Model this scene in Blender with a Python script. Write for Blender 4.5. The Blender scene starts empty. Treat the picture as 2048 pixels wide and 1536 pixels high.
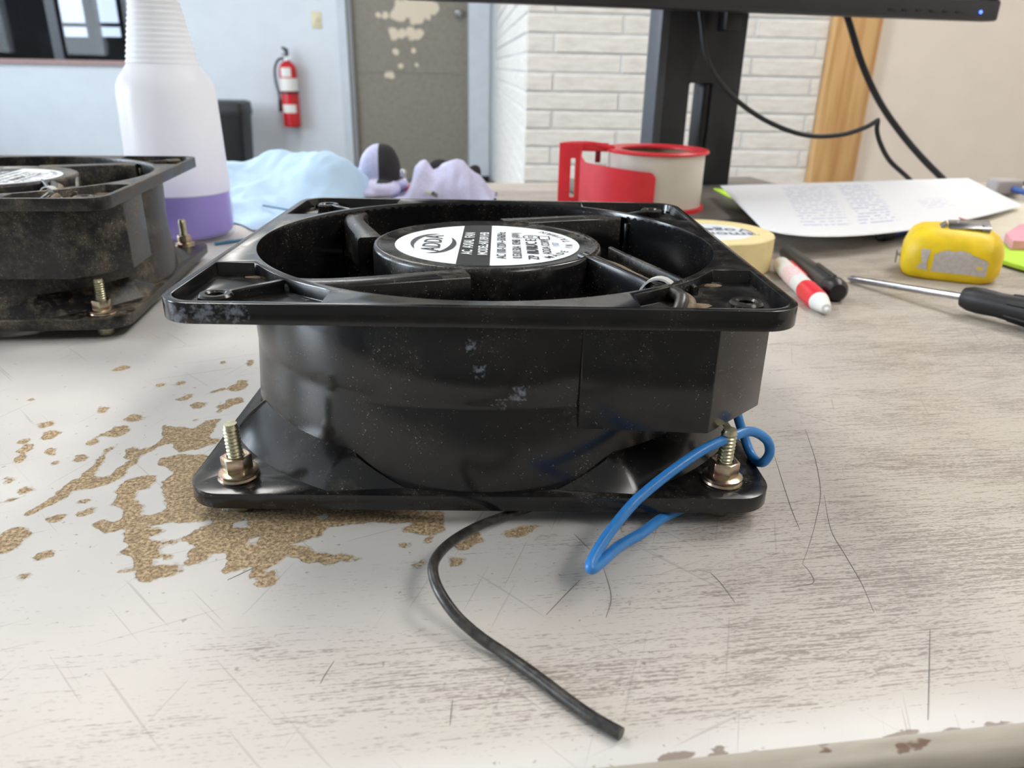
import bpy, bmesh, math, random
import numpy as np
from mathutils import Vector, Matrix, noise as mnoise
random.seed(7)
R_ = math.radians
scene = bpy.context.scene
col = scene.collection

# ------------------------------------------------------------------ camera
CF, CP, CR, CH = 1518.2, R_(22.678), R_(1.156), 0.13075
cF = Vector((0, math.cos(CP), -math.sin(CP)))
cU0 = Vector((0, math.sin(CP), math.cos(CP)))
cR0 = Vector((1, 0, 0))
cR = cR0 * math.cos(CR) + cU0 * math.sin(CR)
cU = cU0 * math.cos(CR) - cR0 * math.sin(CR)
cC = Vector((0, 0, CH))
cam_d = bpy.data.cameras.new('camera')
cam = bpy.data.objects.new('camera', cam_d)
col.objects.link(cam)
cam.matrix_world = Matrix(((cR.x, cU.x, -cF.x, cC.x), (cR.y, cU.y, -cF.y, cC.y), (cR.z, cU.z, -cF.z, cC.z), (0, 0, 0, 1)))
cam_d.sensor_fit = 'HORIZONTAL'
cam_d.sensor_width = 36
cam_d.lens = CF * 36 / 2048
cam_d.clip_start = 0.005
cam_d.clip_end = 60
cam_d.dof.use_dof = True
cam_d.dof.focus_distance = 0.255
cam_d.dof.aperture_fstop = 19.0
scene.camera = cam

# ------------------------------------------------------------------ light
ROOM = R_(3.5)                       # the room is turned a little against the camera
def room(l, d, z=0.0):
    return Vector((l * math.cos(ROOM) - d * math.sin(ROOM), l * math.sin(ROOM) + d * math.cos(ROOM), z))
world = bpy.data.worlds.new('world')
scene.world = world
world.use_nodes = True
world.node_tree.nodes['Background'].inputs[0].default_value = (0.62, 0.78, 1.0, 1)
world.node_tree.nodes['Background'].inputs[1].default_value = 0.6
world.cycles.sampling_method = 'NONE'
scene.cycles.use_adaptive_sampling = True
scene.cycles.adaptive_threshold = 0.07
scene.cycles.max_bounces = 5
scene.cycles.diffuse_bounces = 3
scene.cycles.glossy_bounces = 3
scene.cycles.transmission_bounces = 4
scene.cycles.transparent_max_bounces = 8
scene.cycles.caustics_reflective = False
scene.cycles.caustics_refractive = False
CEIL, FLOOR = 1.95, -0.74
WIN_D = [(-0.55, 0.75), (2.0, 3.3), (4.2, 5.5)]      # the windows of the left wall
WIN_Z = (0.12, 1.55)
LEFT = -4.6
for i, (d0, d1) in enumerate(WIN_D):
    ld = bpy.data.lights.new('window_daylight', 'AREA')
    ld.shape = 'RECTANGLE'
    ld.size = d1 - d0
    ld.size_y = WIN_Z[1] - WIN_Z[0]
    ld.energy = (90, 36, 24)[i]
    ld.color = (0.80, 0.90, 1.0)
    lo = bpy.data.objects.new('window_daylight', ld)
    col.objects.link(lo)
    lo.location = room(LEFT - 0.05, (d0 + d1) / 2, sum(WIN_Z) / 2)
    lo.rotation_euler = (R_(90), 0, ROOM - R_(90))
LAMPS = [(-1.0, 1.55, 6.5), (1.4, 1.3, 7.5), (-0.9, 4.6, 4.0), (1.3, -1.0, 5.5), (-3.0, 4.2, 2.2)]   # unseen ceiling fixtures: l, d, strength; right and rear ones placed to light frontal walls
scene.view_settings.view_transform = 'Standard'
scene.view_settings.look = 'None'
scene.view_settings.gamma = 1
scene.view_settings.use_curve_mapping = False
scene.view_settings.exposure = 1.10

# ------------------------------------------------------------------ helpers
def lin(c):
    return tuple((x / 255 / 12.92 if x / 255 <= 0.04045 else ((x / 255 + 0.055) / 1.055) ** 2.4) for x in c) + (1,)

def at(px, py, z=0.0):
    """point of the photograph taken down to height z above the desk"""
    d = cF * CF + cR * (px - 1024) + cU * (768 - py)
    return cC + d * ((z - CH) / d.z)

def aty(px, py, y):
    d = cF * CF + cR * (px - 1024) + cU * (768 - py)
    return cC + d * (y / d.y)

class NT:
    def __init__(s, mat):
        s.t = mat.node_tree
    def n(s, typ, **kw):
        nd = s.t.nodes.new(typ)
        for k, v in kw.items():
            if k.startswith('i_'):
                nd.inputs[k[2:].replace('_', ' ')].default_value = v
            else:
                setattr(nd, k, v)
        return nd
    def l(s, a, b):
        s.t.links.new(a, b)
    def math(s, op, a, b=None, c=None, clamp=False):
        nd = s.n('ShaderNodeMath', operation=op)
        nd.use_clamp = clamp
        for i, x in enumerate((a, b, c)):
            if x is None: continue
            if isinstance(x, (int, float)): nd.inputs[i].default_value = x
            else: s.l(x, nd.inputs[i])
        return nd.outputs[0]
    def sstep(s, x, a, b):
        nd = s.n('ShaderNodeMapRange', interpolation_type='SMOOTHSTEP')
        s.l(x, nd.inputs['Value'])
        for nm, v in (('From Min', a), ('From Max', b)):
            if isinstance(v, (int, float)): nd.inputs[nm].default_value = v
            else: s.l(v, nd.inputs[nm])
        return nd.outputs[0]
    def noise(s, vec, scale, detail=3, rough=0.55):
        nd = s.n('ShaderNodeTexNoise')
        nd.inputs['Scale'].default_value = scale
        nd.inputs['Detail'].default_value = detail
        nd.inputs['Roughness'].default_value = rough
        s.l(vec, nd.inputs['Vector'])
        return nd.outputs['Fac']
    def mix(s, fac, a, b):
        nd = s.n('ShaderNodeMix', data_type='RGBA')
        if isinstance(fac, (int, float)): nd.inputs[0].default_value = fac
        else: s.l(fac, nd.inputs[0])
        for i, x in ((6, a), (7, b)):
            if isinstance(x, tuple): nd.inputs[i].default_value = x
            else: s.l(x, nd.inputs[i])
        return nd.outputs[2]
    def mapping(s, vec, scale):
        nd = s.n('ShaderNodeMapping')
        nd.inputs['Scale'].default_value = scale
        s.l(vec, nd.inputs['Vector'])
        return nd.outputs[0]

def newmat(name):
    m = bpy.data.materials.new(name)
    m.use_nodes = True
    t = NT(m)
    b = m.node_tree.nodes['Principled BSDF']
    tc = t.n('ShaderNodeTexCoord')
    return m, t, b, tc

def plain(name, c, rough=0.5, metal=0.0, var=0.06, scale=60, spec=0.5, bump=0.0, c2=None):
    """one colour with a little procedural mottling"""
    m, t, b, tc = newmat(name)
    n = t.noise(tc.outputs['Object'], scale, 2)
    a = lin(c)
    d = lin(c2) if c2 else tuple(x * (1 - 2 * var) for x in a[:3]) + (1,)
    t.l(t.mix(t.sstep(n, 0.3, 0.75), a, d), b.inputs['Base Color'])
    b.inputs['Roughness'].default_value = rough
    b.inputs['Metallic'].default_value = metal
    b.inputs['Specular IOR Level'].default_value = spec
    if bump:
        bp = t.n('ShaderNodeBump')
        bp.inputs['Strength'].default_value = bump
        bp.inputs['Distance'].default_value = 0.002
        t.l(n, bp.inputs['Height'])
        t.l(bp.outputs[0], b.inputs['Normal'])
    return m

def glow(name, c, strength):
    m, t, b, tc = newmat(name)
    b.inputs['Base Color'].default_value = c + (1,)
    b.inputs['Emission Color'].default_value = c + (1,)
    b.inputs['Emission Strength'].default_value = strength
    return m

def spots(t, vec, pts, dist, rag=2.2, soft=(0.15, 0.4)):
    """mask of irregular marks: pts = (x, y, z, radius) in metres"""
    n = t.n('ShaderNodeTexNoise')
    n.inputs['Scale'].default_value = dist
    n.inputs['Detail'].default_value = 3
    t.l(vec, n.inputs['Vector'])
    out = None
    for (x, y, z, r) in pts:
        vd = t.n('ShaderNodeVectorMath', operation='DISTANCE')
        t.l(vec, vd.inputs[0])
        vd.inputs[1].default_value = (x, y, z)
        v = t.math('SUBTRACT', 1.0, t.math('DIVIDE', vd.outputs['Value'], r))
        out = v if out is None else t.math('MAXIMUM', out, v)
    s = t.math('ADD', out, t.math('MULTIPLY', t.math('SUBTRACT', n.outputs['Fac'], 0.56), rag))
    return t.sstep(s, *soft)

def link(name, me, mat=None, parent=None, loc=None):
    o = bpy.data.objects.new(name, me)
    col.objects.link(o)
    if mat is not None and not me.materials:
        for m in (mat if isinstance(mat, (list, tuple)) else [mat]):
            me.materials.append(m)
    if parent: o.parent = parent
    if loc is not None: o.location = loc
    return o

def mesh(name, verts, faces, sharp=35, smooth=True):
    me = bpy.data.meshes.new(name)
    me.from_pydata([tuple(v) for v in verts], [], faces)
    me.validate()
    bm = bmesh.new()
    bm.from_mesh(me)
    bmesh.ops.recalc_face_normals(bm, faces=bm.faces)
    bm.to_mesh(me)
    bm.free()
    return shade(me, sharp, smooth)

def shade(me, sharp=35, smooth=True):
    if smooth:
        me.shade_smooth()
        me.set_sharp_from_angle(angle=R_(sharp))
    return me

def ev(me, mods):
    """apply modifiers: mods = function that adds them to a temporary object"""
    o = bpy.data.objects.new('tmp', me)
    col.objects.link(o)
    extra = mods(o) or []
    dg = bpy.context.evaluated_depsgraph_get()
    r = bpy.data.meshes.new_from_object(o.evaluated_get(dg))
    bpy.data.objects.remove(o)
    for e in extra: bpy.data.objects.remove(e)
    return r

def bevel(me, w, seg=2, ang=40, sharp=35):
    def f(o):
        b = o.modifiers.new('b', 'BEVEL')
        b.width = w; b.segments = seg; b.limit_method = 'ANGLE'; b.angle_limit = R_(ang)
        b.use_clamp_overlap = True
    return shade(ev(me, f), sharp)

def carve(me, cutters, op='DIFFERENCE'):
    def f(o):
        ex = []
        for c in cutters:
            co = bpy.data.objects.new('cut', c)
            col.objects.link(co)
            b = o.modifiers.new('b', 'BOOLEAN')
            b.operation = op; b.object = co; b.solver = 'EXACT'
            ex.append(co)
        return ex
    return ev(me, f)

def box_vf(x0, x1, y0, y1, z0, z1):
    v = [(x, y, z) for z in (z0, z1) for y in (y0, y1) for x in (x0, x1)]
    return v, [(0, 1, 3, 2), (4, 6, 7, 5), (0, 4, 5, 1), (2, 3, 7, 6), (0, 2, 6, 4), (1, 5, 7, 3)]

def join(parts):
    V, Fc = [], []
    for v, f in parts:
        k = len(V)
        V += list(v)
        Fc += [tuple(i + k for i in q) for q in f]
    return V, Fc

def box(x0, x1, y0, y1, z0, z1, bv=0.0, seg=2):
    me = mesh('box', *box_vf(x0, x1, y0, y1, z0, z1), smooth=False)
    return bevel(me, bv, seg) if bv else me

def prism_vf(pts, z0, z1):
    n = len(pts)
    v = [(x, y, z0) for x, y in pts] + [(x, y, z1) for x, y in pts]
    f = [tuple(range(n - 1, -1, -1)), tuple(range(n, 2 * n))] + [(i, (i + 1) % n, n + (i + 1) % n, n + i) for i in range(n)]
    return v, f

def prism(pts, z0, z1, bv=0.0, seg=2):
    me = mesh('prism', *prism_vf(pts, z0, z1))
    return bevel(me, bv, seg) if bv else me

def circ(r, n=64, cx=0, cy=0):
    return [(cx + r * math.cos(2 * math.pi * i / n), cy + r * math.sin(2 * math.pi * i / n)) for i in range(n)]

def rsquare(a, r, n=8, b=None):
    b = a if b is None else b
    pts = []
    for cx, cy, a0 in ((a - r, b - r, 0), (-a + r, b - r, 90), (-a + r, -b + r, 180), (a - r, -b + r, 270)):
        for i in range(n + 1):
            t = R_(a0 + 90 * i / n)
            pts.append((cx + r * math.cos(t), cy + r * math.sin(t)))
    return pts

def lathe_vf(prof, n=48, closed=False):
    """prof = (r, z) from bottom to top; r = 0 ends are fans"""
    V, Fc = [], []
    rings = []
    for r, z in prof:
        if r <= 1e-7:
            rings.append([len(V)]); V.append((0, 0, z))
        else:
            rings.append(list(range(len(V), len(V) + n)))
            V += [(r * math.cos(2 * math.pi * i / n), r * math.sin(2 * math.pi * i / n), z) for i in range(n)]
    pr = list(zip(rings, rings[1:] + ([rings[0]] if closed else [])))
    if not closed: pr = pr[:len(rings) - 1]
    for a, b in pr:
        for i in range(n):
            j = (i + 1) % n
            if len(a) == 1 and len(b) == 1: continue
            if len(a) == 1: Fc.append((a[0], b[j], b[i]))
            elif len(b) == 1: Fc.append((a[i], a[j], b[0]))
            else: Fc.append((a[i], a[j], b[j], b[i]))
    return V, Fc

def lathe(prof, n=48, closed=False, sharp=35):
    return mesh('lathe', *lathe_vf(prof, n, closed), sharp=sharp)

def spline(pts, sub=10):
    """Catmull-Rom through the points"""
    P = [Vector(p) for p in pts]
    P = [P[0] * 2 - P[1]] + P + [P[-1] * 2 - P[-2]]
    out = []
    for i in range(1, len(P) - 2):
        a, b, c, d = P[i - 1:i + 3]
        for k in range(sub):
            t = k / sub
            out.append(0.5 * ((2 * b) + (c - a) * t + (2 * a - 5 * b + 4 * c - d) * t * t + (3 * b - a - 3 * c + d) * t ** 3))
    out.append(P[-2])
    return out

def tube_vf(pts, r, n=12):
    pts = [Vector(p) for p in pts]
    rr = r if isinstance(r, (list, tuple)) else [r] * len(pts)
    V, Fc = [], []
    up = Vector((0, 0, 1))
    T = (pts[1] - pts[0]).normalized()
    N = T.cross(up)
    if N.length < 1e-3: N = T.cross(Vector((1, 0, 0)))
    N.normalize()
    for i, p in enumerate(pts):
        a, b = pts[max(i - 1, 0)], pts[min(i + 1, len(pts) - 1)]
        T = (b - a).normalized()
        N = (N - T * N.dot(T)).normalized()
        B = T.cross(N)
        V += [p + (N * math.cos(2 * math.pi * k / n) + B * math.sin(2 * math.pi * k / n)) * rr[i] for k in range(n)]
    m = len(pts)
    for i in range(m - 1):
        for k in range(n):
            Fc.append((i * n + k, i * n + (k + 1) % n, (i + 1) * n + (k + 1) % n, (i + 1) * n + k))
    Fc += [tuple(range(n - 1, -1, -1)), tuple(range((m - 1) * n, m * n))]
    return V, Fc

def tube(pts, r, n=12, sharp=50):
    return mesh('tube', *tube_vf(pts, r, n), sharp=sharp)

def move_vf(vf, M):
    return [M @ Vector(v) for v in vf[0]], vf[1]

def blob(parts, voxel, smooth=6, sharp=80):
    """soft lump: ellipsoids (centre, radii, euler degrees) fused into one skin"""
    bm = bmesh.new()
    for c, r, e in parts:
        M = Matrix.Translation(c) @ Matrix.Rotation(R_(e[2]), 4, 'Z') @ Matrix.Rotation(R_(e[1]), 4, 'Y') @ Matrix.Rotation(R_(e[0]), 4, 'X') @ Matrix.Diagonal((*r, 1))
        bmesh.ops.create_icosphere(bm, subdivisions=4, radius=1, matrix=M)
    me = bpy.data.meshes.new('blob')
    bm.to_mesh(me); bm.free()
    def f(o):
        m = o.modifiers.new('r', 'REMESH'); m.mode = 'VOXEL'; m.voxel_size = voxel
        s = o.modifiers.new('s', 'SMOOTH'); s.factor = 0.5; s.iterations = smooth
    return shade(ev(me, f), sharp)

def text_me(s, size, bold=0.0, italic=0.0, align='CENTER'):
    c = bpy.data.curves.new('t', 'FONT')
    c.body = s; c.size = size; c.align_x = align; c.align_y = 'CENTER'
    c.offset = bold; c.shear = italic
    c.resolution_u = 3
    o = bpy.data.objects.new('t', c)
    col.objects.link(o)
    dg = bpy.context.evaluated_depsgraph_get()
    me = bpy.data.meshes.new_from_object(o.evaluated_get(dg))
    bpy.data.objects.remove(o)
    return me

def tag(o, label=None, cat=None, group=None, kind=None):
    if label: o['label'] = label
    if cat: o['category'] = cat
    if group: o['group'] = group
    if kind: o['kind'] = kind
    return o

def empty(name, loc=(0, 0, 0), rz=0.0):
    o = bpy.data.objects.new(name, None)
    o.empty_display_size = 0.02
    col.objects.link(o)
    o.location = loc
    o.rotation_euler = (0, 0, rz)
    return o

def copy_tree(o, parent=None):
    c = o.copy()
    col.objects.link(c)
    c.parent = parent
    for ch in [x for x in o.children]:
        copy_tree(ch, c)
    return c

# ------------------------------------------------------------------ materials
M = {}
def fan_plastic(name, dust, marks=()):
    m, t, b, tc = newmat(name)
    v = tc.outputs['Object']
    fine = t.noise(v, 1500, 2, 0.6)
    big = t.noise(v, 60, 2, 0.6)
    mid = t.noise(v, 380, 2, 0.6)
    speck = t.sstep(t.math('ADD', fine, t.math('MULTIPLY', big, 0.25)), 0.815 - 0.06 * dust, 0.865 - 0.05 * dust)
    film = t.math('MULTIPLY', t.sstep(t.math('ADD', t.math('MULTIPLY', big, 0.6), t.math('MULTIPLY', mid, 0.4)), 0.42, 0.75), 0.10 + 0.75 * dust)
    geo = t.n('ShaderNodeNewGeometry')
    sep = t.n('ShaderNodeSeparateXYZ')
    t.l(geo.outputs['Normal'], sep.inputs[0])
    film = t.math('MULTIPLY', film, t.math('ADD', 0.45, t.math('MULTIPLY', t.math('MAXIMUM', sep.outputs['Z'], 0.0), 0.9)))
    c = t.mix(film, lin((20, 20, 22)), lin((150, 138, 116)))
    c = t.mix(t.math('MULTIPLY', speck, 0.42), c, lin((190, 186, 176)))
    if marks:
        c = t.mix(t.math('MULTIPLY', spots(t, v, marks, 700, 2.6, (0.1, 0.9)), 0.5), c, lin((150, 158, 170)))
    t.l(c, b.inputs['Base Color'])
    t.l(t.math('ADD', 0.13 + 0.25 * dust, t.math('ADD', t.math('MULTIPLY', film, 0.8), t.math('MULTIPLY', big, 0.1))), b.inputs['Roughness'])
    b.inputs['Specular IOR Level'].default_value = 0.5
    return m
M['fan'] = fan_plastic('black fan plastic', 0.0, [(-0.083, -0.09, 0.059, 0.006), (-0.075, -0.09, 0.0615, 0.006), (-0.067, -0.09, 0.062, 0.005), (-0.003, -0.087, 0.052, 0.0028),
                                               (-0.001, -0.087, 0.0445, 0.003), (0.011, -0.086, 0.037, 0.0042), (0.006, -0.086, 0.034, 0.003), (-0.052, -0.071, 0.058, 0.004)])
M['fan_dusty'] = fan_plastic('dusty fan plastic', 0.75)
M['fan_pocket'] = fan_plastic('gritty fan plastic', 0.22)
M['hub'] = fan_plastic('satin motor cover', 0.12)
M['label_white'] = plain('label white', (236, 240, 243), 0.45, var=0.02)
M['ink'] = plain('label ink', (62, 64, 70), 0.5, var=0.02)
M['ink_dark'] = plain('label dark print', (44, 44, 44), 0.4, var=0.03)
M['zinc'] = plain('yellow zinc', (205, 196, 168), 0.3, 1.0, var=0.2, scale=350, c2=(182, 150, 138))
M['zinc2'] = plain('dull zinc thread', (198, 194, 166), 0.36, 1.0, var=0.15, scale=600)
M['blue_wire'] = plain('blue insulation', (52, 132, 205), 0.32, var=0.06, scale=300)
M['black_wire'] = plain('black insulation', (30, 30, 32), 0.34, var=0.2, scale=500, c2=(70, 66, 60))
M['brown_wire'] = plain('grimy sleeve', (128, 110, 88), 0.6, var=0.2, scale=700)
M['nylon'] = plain('natural nylon', (205, 205, 200), 0.45)
M['grit'] = plain('packed lint', (140, 122, 96), 0.95, var=0.25, scale=1200)
M['red'] = plain('red plastic', (234, 50, 62), 0.35, var=0.05)
M['white_plastic'] = plain('white plastic', (235, 235, 232), 0.35, var=0.03)
M['dark_plastic'] = plain('dark grey plastic', (44, 45, 49), 0.45, var=0.08)
M['grey_plastic'] = plain('grey plastic', (74, 77, 84), 0.45, var=0.05)
M['black_plastic'] = plain('black plastic', (22, 22, 24), 0.4, var=0.1)
M['steel'] = plain('bright steel', (190, 190, 194), 0.25, 1.0, var=0.1, scale=200)
M['cable'] = plain('black cable', (32, 33, 36), 0.45)
M['metal_dark'] = plain('dark metal', (90, 90, 92), 0.4, 1.0)

# ------------------------------------------------------------------ the setting
wall_paint = plain('pale blue white wall paint', (222, 229, 236), 0.75, var=0.02, scale=6, spec=0.25)
beige_paint = plain('beige wall paint', (228, 217, 204), 0.8, var=0.02, scale=8, spec=0.2)
dark_paint = plain('dim rear wall', (150, 146, 140), 0.85, var=0.1, scale=3)
floor_m = plain('grey floor tiles', (120, 116, 110), 0.6, var=0.1, scale=4)
ceil_m = plain('white ceiling', (232, 232, 230), 0.9, var=0.03, scale=12)

def struct(name, me, mat, label, rz=ROOM, loc=(0, 0, 0)):
    o = link(name, me, mat)
    o.rotation_euler = (0, 0, rz)
    o.location = loc
    tag(o, label, 'wall' if name.startswith('wall') else name.split('_')[0], kind='structure')
    return o

RIGHT, REAR, BACK, BRK = 2.9, -2.4, 6.4, 3.0
struct('floor', box(LEFT - 0.3, RIGHT + 0.3, REAR - 0.3, 9.6, FLOOR - 0.1, FLOOR), floor_m, 'grey floor far below the desk')
struct('ceiling', box(LEFT - 0.3, RIGHT + 0.3, REAR - 0.3, BACK + 0.3, CEIL, CEIL + 0.1), ceil_m, 'white ceiling over the office')
DL, DR, DT = -0.882, -0.005, 1.32
WL, WR, WB, WT = -4.2, -2.548, 0.117, 1.35
struct('wall_back', mesh('w', *join([box_vf(LEFT - 0.2, WL, BACK, BACK + 0.14, FLOOR, CEIL), box_vf(WL, WR, BACK, BACK + 0.14, FLOOR, WB), box_vf(WL, WR, BACK, BACK + 0.14, WT, CEIL),
       box_vf(WR, DL - 0.1, BACK, BACK + 0.14, FLOOR, CEIL), box_vf(DL - 0.1, DR + 0.17, BACK, BACK + 0.14, DT + 0.1, CEIL), box_vf(DR + 0.17, 0.4, BACK, BACK + 0.14, FLOOR, CEIL)]), smooth=False),
       wall_paint, 'pale bluish white wall with the door and the red extinguisher')
wl = []
ds = [REAR - 0.2] + [x for p in WIN_D for x in p] + [BACK + 0.1]
for i in range(0, len(ds), 2):
    wl.append(box_vf(LEFT - 0.15, LEFT, ds[i], ds[i + 1], FLOOR, CEIL))
for d0, d1 in WIN_D:
    wl += [box_vf(LEFT - 0.15, LEFT, d0, d1, FLOOR, WIN_Z[0]), box_vf(LEFT - 0.15, LEFT, d0, d1, WIN_Z[1], CEIL)]
struct('wall_left', mesh('w', *join(wl), smooth=False), wall_paint, 'white wall with tall windows on the left')
struct('wall_right', box(RIGHT, RIGHT + 0.12, REAR, BRK + 0.3, FLOOR, CEIL), beige_paint, 'beige side wall on the right')
struct('wall_rear', box(LEFT, RIGHT, REAR - 0.12, REAR, FLOOR, CEIL), dark_paint, 'dim wall behind the viewer')
struct('wall_beige', box(1.50, RIGHT, BRK - 0.01, BRK + 0.15, FLOOR, CEIL), beige_paint, 'plain beige wall to the right of the wooden post')
fr = plain('white window frame', (225, 226, 228), 0.5)
for i, (d0, d1) in enumerate(WIN_D):
    p = []
    w = 0.05
    for a0, a1, b0, b1 in ((d0, d1, WIN_Z[0], WIN_Z[0] + w), (d0, d1, WIN_Z[1] - w, WIN_Z[1]), (d0, d0 + w, *WIN_Z), (d1 - w, d1, *WIN_Z), (d0, d1, 0.85, 0.89)):
        p.append(box_vf(LEFT - 0.04, LEFT + 0.015, a0, a1, b0, b1))
    o = struct('window_%d' % (i + 2), mesh('w', *join(p), smooth=False), fr, ['tall left window nearest the viewer', 'tall left window in the middle of the wall', 'tall left window nearest the back wall'][i])

# --- brick wall: every brick of the band that shows is a piece of its own
mortar = plain('pale mortar', (216, 217, 218), 0.9, var=0.06, scale=40)
def brick_mat():
    m, t, b, tc = newmat('white painted brick')
    oi = t.n('ShaderNodeObjectInfo')
    v = tc.outputs['Object']
    n = t.noise(t.mapping(v, (14, 14, 60)), 1.0, 4)
    c = t.mix(t.sstep(n, 0.35, 0.75), lin((232, 229, 223)), lin((214, 210, 203)))
    c = t.mix(t.math('MULTIPLY', oi.outputs['Random'], 0.35), c, lin((214, 211, 206)))
    t.l(c, b.inputs['Base Color'])
    b.inputs['Roughness'].default_value = 0.8
    bp = t.n('ShaderNodeBump')
    bp.inputs['Strength'].default_value = 0.5
    bp.inputs['Distance'].default_value = 0.006
    t.l(n, bp.inputs['Height'])
    t.l(bp.outputs[0], b.inputs['Normal'])
    return m
brick_m = brick_mat()
BL, BR = 0.21, 1.324
wb = struct('wall_brick', mesh('w', *box_vf(BL + 0.005, BR + 0.18, BRK + 0.005, BACK, FLOOR, CEIL), smooth=False), mortar, 'white painted brick pier wall behind the monitor')
CH_, LEN = 0.0655, 0.487
def brick_vf(l, h, dp, ch=0.003):
    # front towards -y, chamfered
    a, b = l / 2, h / 2
    v = [(-a, dp, -b), (a, dp, -b), (a, dp, b), (-a, dp, b), (-a, ch, -b), (a, ch, -b), (a, ch, b), (-a, ch, b),
         (-a + ch, 0, -b + ch), (a - ch, 0, -b + ch), (a - ch, 0, b - ch), (-a + ch, 0, b - ch)]
    f = [(8, 9, 10, 11)]
    for i in range(4):
        j = (i + 1) % 4
        f += [(i, j, 4 + j, 4 + i), (4 + i, 4 + j, 8 + j, 8 + i)]
    return v, f
brick_cache = {}
rest = []
k = 0
z0 = 0.309
rows = range(-26, 18)
for r in rows:
    zc = z0 - CH_ * r - CH_ / 2
    if zc - CH_ / 2 < FLOOR or zc + CH_ / 2 > CEIL: continue
    shown = -0.40 < zc < 0.50
    # frontal face
    off = 0.312 if r % 2 else 0.561
    joints = sorted({BL, BR} | {off + LEN * q for q in range(-3, 5) if BL + 0.05 < off + LEN * q < BR - 0.03})
    segs = [('f', a, b) for a, b in zip(joints, joints[1:])]
    so = BRK + (0.14 if r % 2 else 0.38)
    sj = sorted({BRK + 0.002, BACK} | {so + LEN * q for q in range(0, 9) if BRK + 0.06 < so + LEN * q < BACK - 0.05})
    segs += [('s', a, b) for a, b in zip(sj, sj[1:])]
    for kind, a, b in segs:
        jit = random.uniform(-0.002, 0.002)
        L = round(b - a - 0.008, 3)
        if kind == 'f':
            T = Matrix.Translation(((a + b) / 2, BRK + jit, zc))
        else:
            T = Matrix.Translation((BL + jit, (a + b) / 2, zc)) @ Matrix.Rotation(R_(-90), 4, 'Z')
        vf = brick_vf(L, CH_ - 0.008, 0.03)
        if shown:
            if L not in brick_cache:
                brick_cache[L] = mesh('brick', *vf, smooth=False)
            o = link('brick', brick_cache[L], brick_m, wb)
            o.matrix_local = T
        else:
            rest.append(move_vf(vf, T))
o = link('brick_courses', mesh('b', *join(rest), smooth=False), brick_m, wb)
o['kind'] = 'stuff'

# --- wooden post
def wood(name, a, b_, sc=(60, 60, 3), rough=0.5):
    m, t, b, tc = newmat(name)
    n = t.noise(t.mapping(tc.outputs['Object'], sc), 1.0, 5, 0.6)
    t.l(t.mix(t.sstep(n, 0.3, 0.7), lin(a), lin(b_)), b.inputs['Base Color'])
    b.inputs['Roughness'].default_value = rough
    return m
post_m = wood('honey oak trim', (216, 176, 122), (188, 140, 86), (45, 45, 2.2))
o = struct('trim_1', box(BR, 1.50, BRK - 0.04, BRK + 0.14, FLOOR, CEIL, 0.006), post_m, 'honey coloured wooden post between brick and beige wall')
o['category'] = 'post'

# --- door, frame, window with the dark room behind it
def door_mat():
    m, t, b, tc = newmat('brown grey door paint with cream patches')
    v = tc.outputs['Object']
    n = t.noise(v, 30, 4)
    base = t.mix(t.sstep(n, 0.3, 0.8), lin((142, 136, 124)), lin((128, 122, 110)))
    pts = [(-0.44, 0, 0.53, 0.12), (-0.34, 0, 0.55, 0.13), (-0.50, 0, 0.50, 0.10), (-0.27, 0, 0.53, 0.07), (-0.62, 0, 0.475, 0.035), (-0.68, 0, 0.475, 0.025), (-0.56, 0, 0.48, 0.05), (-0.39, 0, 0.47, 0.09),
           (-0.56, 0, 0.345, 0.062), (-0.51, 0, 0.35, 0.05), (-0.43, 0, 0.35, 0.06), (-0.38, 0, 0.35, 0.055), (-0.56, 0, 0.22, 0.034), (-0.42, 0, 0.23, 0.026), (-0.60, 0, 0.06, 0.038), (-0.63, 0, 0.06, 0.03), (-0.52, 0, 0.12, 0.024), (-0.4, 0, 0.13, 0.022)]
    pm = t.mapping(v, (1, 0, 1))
    mask = spots(t, pm, pts, 16, 1.3, (0.1, 0.35))  # irregular cream patches mixed over the brown grey base colour
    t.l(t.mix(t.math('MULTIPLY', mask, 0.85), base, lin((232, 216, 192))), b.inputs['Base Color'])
    b.inputs['Roughness'].default_value = 0.45
    return m
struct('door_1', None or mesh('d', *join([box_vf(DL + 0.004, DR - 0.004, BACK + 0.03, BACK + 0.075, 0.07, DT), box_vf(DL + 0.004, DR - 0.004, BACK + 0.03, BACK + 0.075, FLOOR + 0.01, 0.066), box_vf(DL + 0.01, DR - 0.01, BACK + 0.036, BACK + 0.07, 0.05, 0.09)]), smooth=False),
       door_mat(), 'brown grey door with irregular cream patches')
door = bpy.data.objects['door_1']
kn = link('door_knob', lathe([(0, 0), (0.03, 0), (0.03, 0.006), (0.011, 0.01), (0.011, 0.03), (0.024, 0.036), (0.029, 0.05), (0.022, 0.062), (0, 0.066)], 24), M['steel'], door, (-0.075, BACK + 0.03, 0.495))
kn.rotation_euler = (R_(90), 0, 0)
frame_m = plain('light grey door frame paint', (206, 214, 222), 0.5, var=0.04, scale=8)
frame_d = plain('grey door stop', (146, 148, 150), 0.5, var=0.05)
o = struct('trim_2', mesh('f', *join([box_vf(DL - 0.10, DL - 0.035, BACK - 0.02, BACK + 0.14, FLOOR, DT + 0.1), box_vf(DR + 0.01, DR + 0.17, BACK - 0.03, BACK + 0.14, FLOOR + 0.045, DT + 0.1), box_vf(DL - 0.035, DR + 0.01, BACK - 0.02, BACK + 0.14, DT, DT + 0.1)]), smooth=False),
           frame_m, 'light grey frame around the brown door')
o['category'] = 'door frame'
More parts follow.
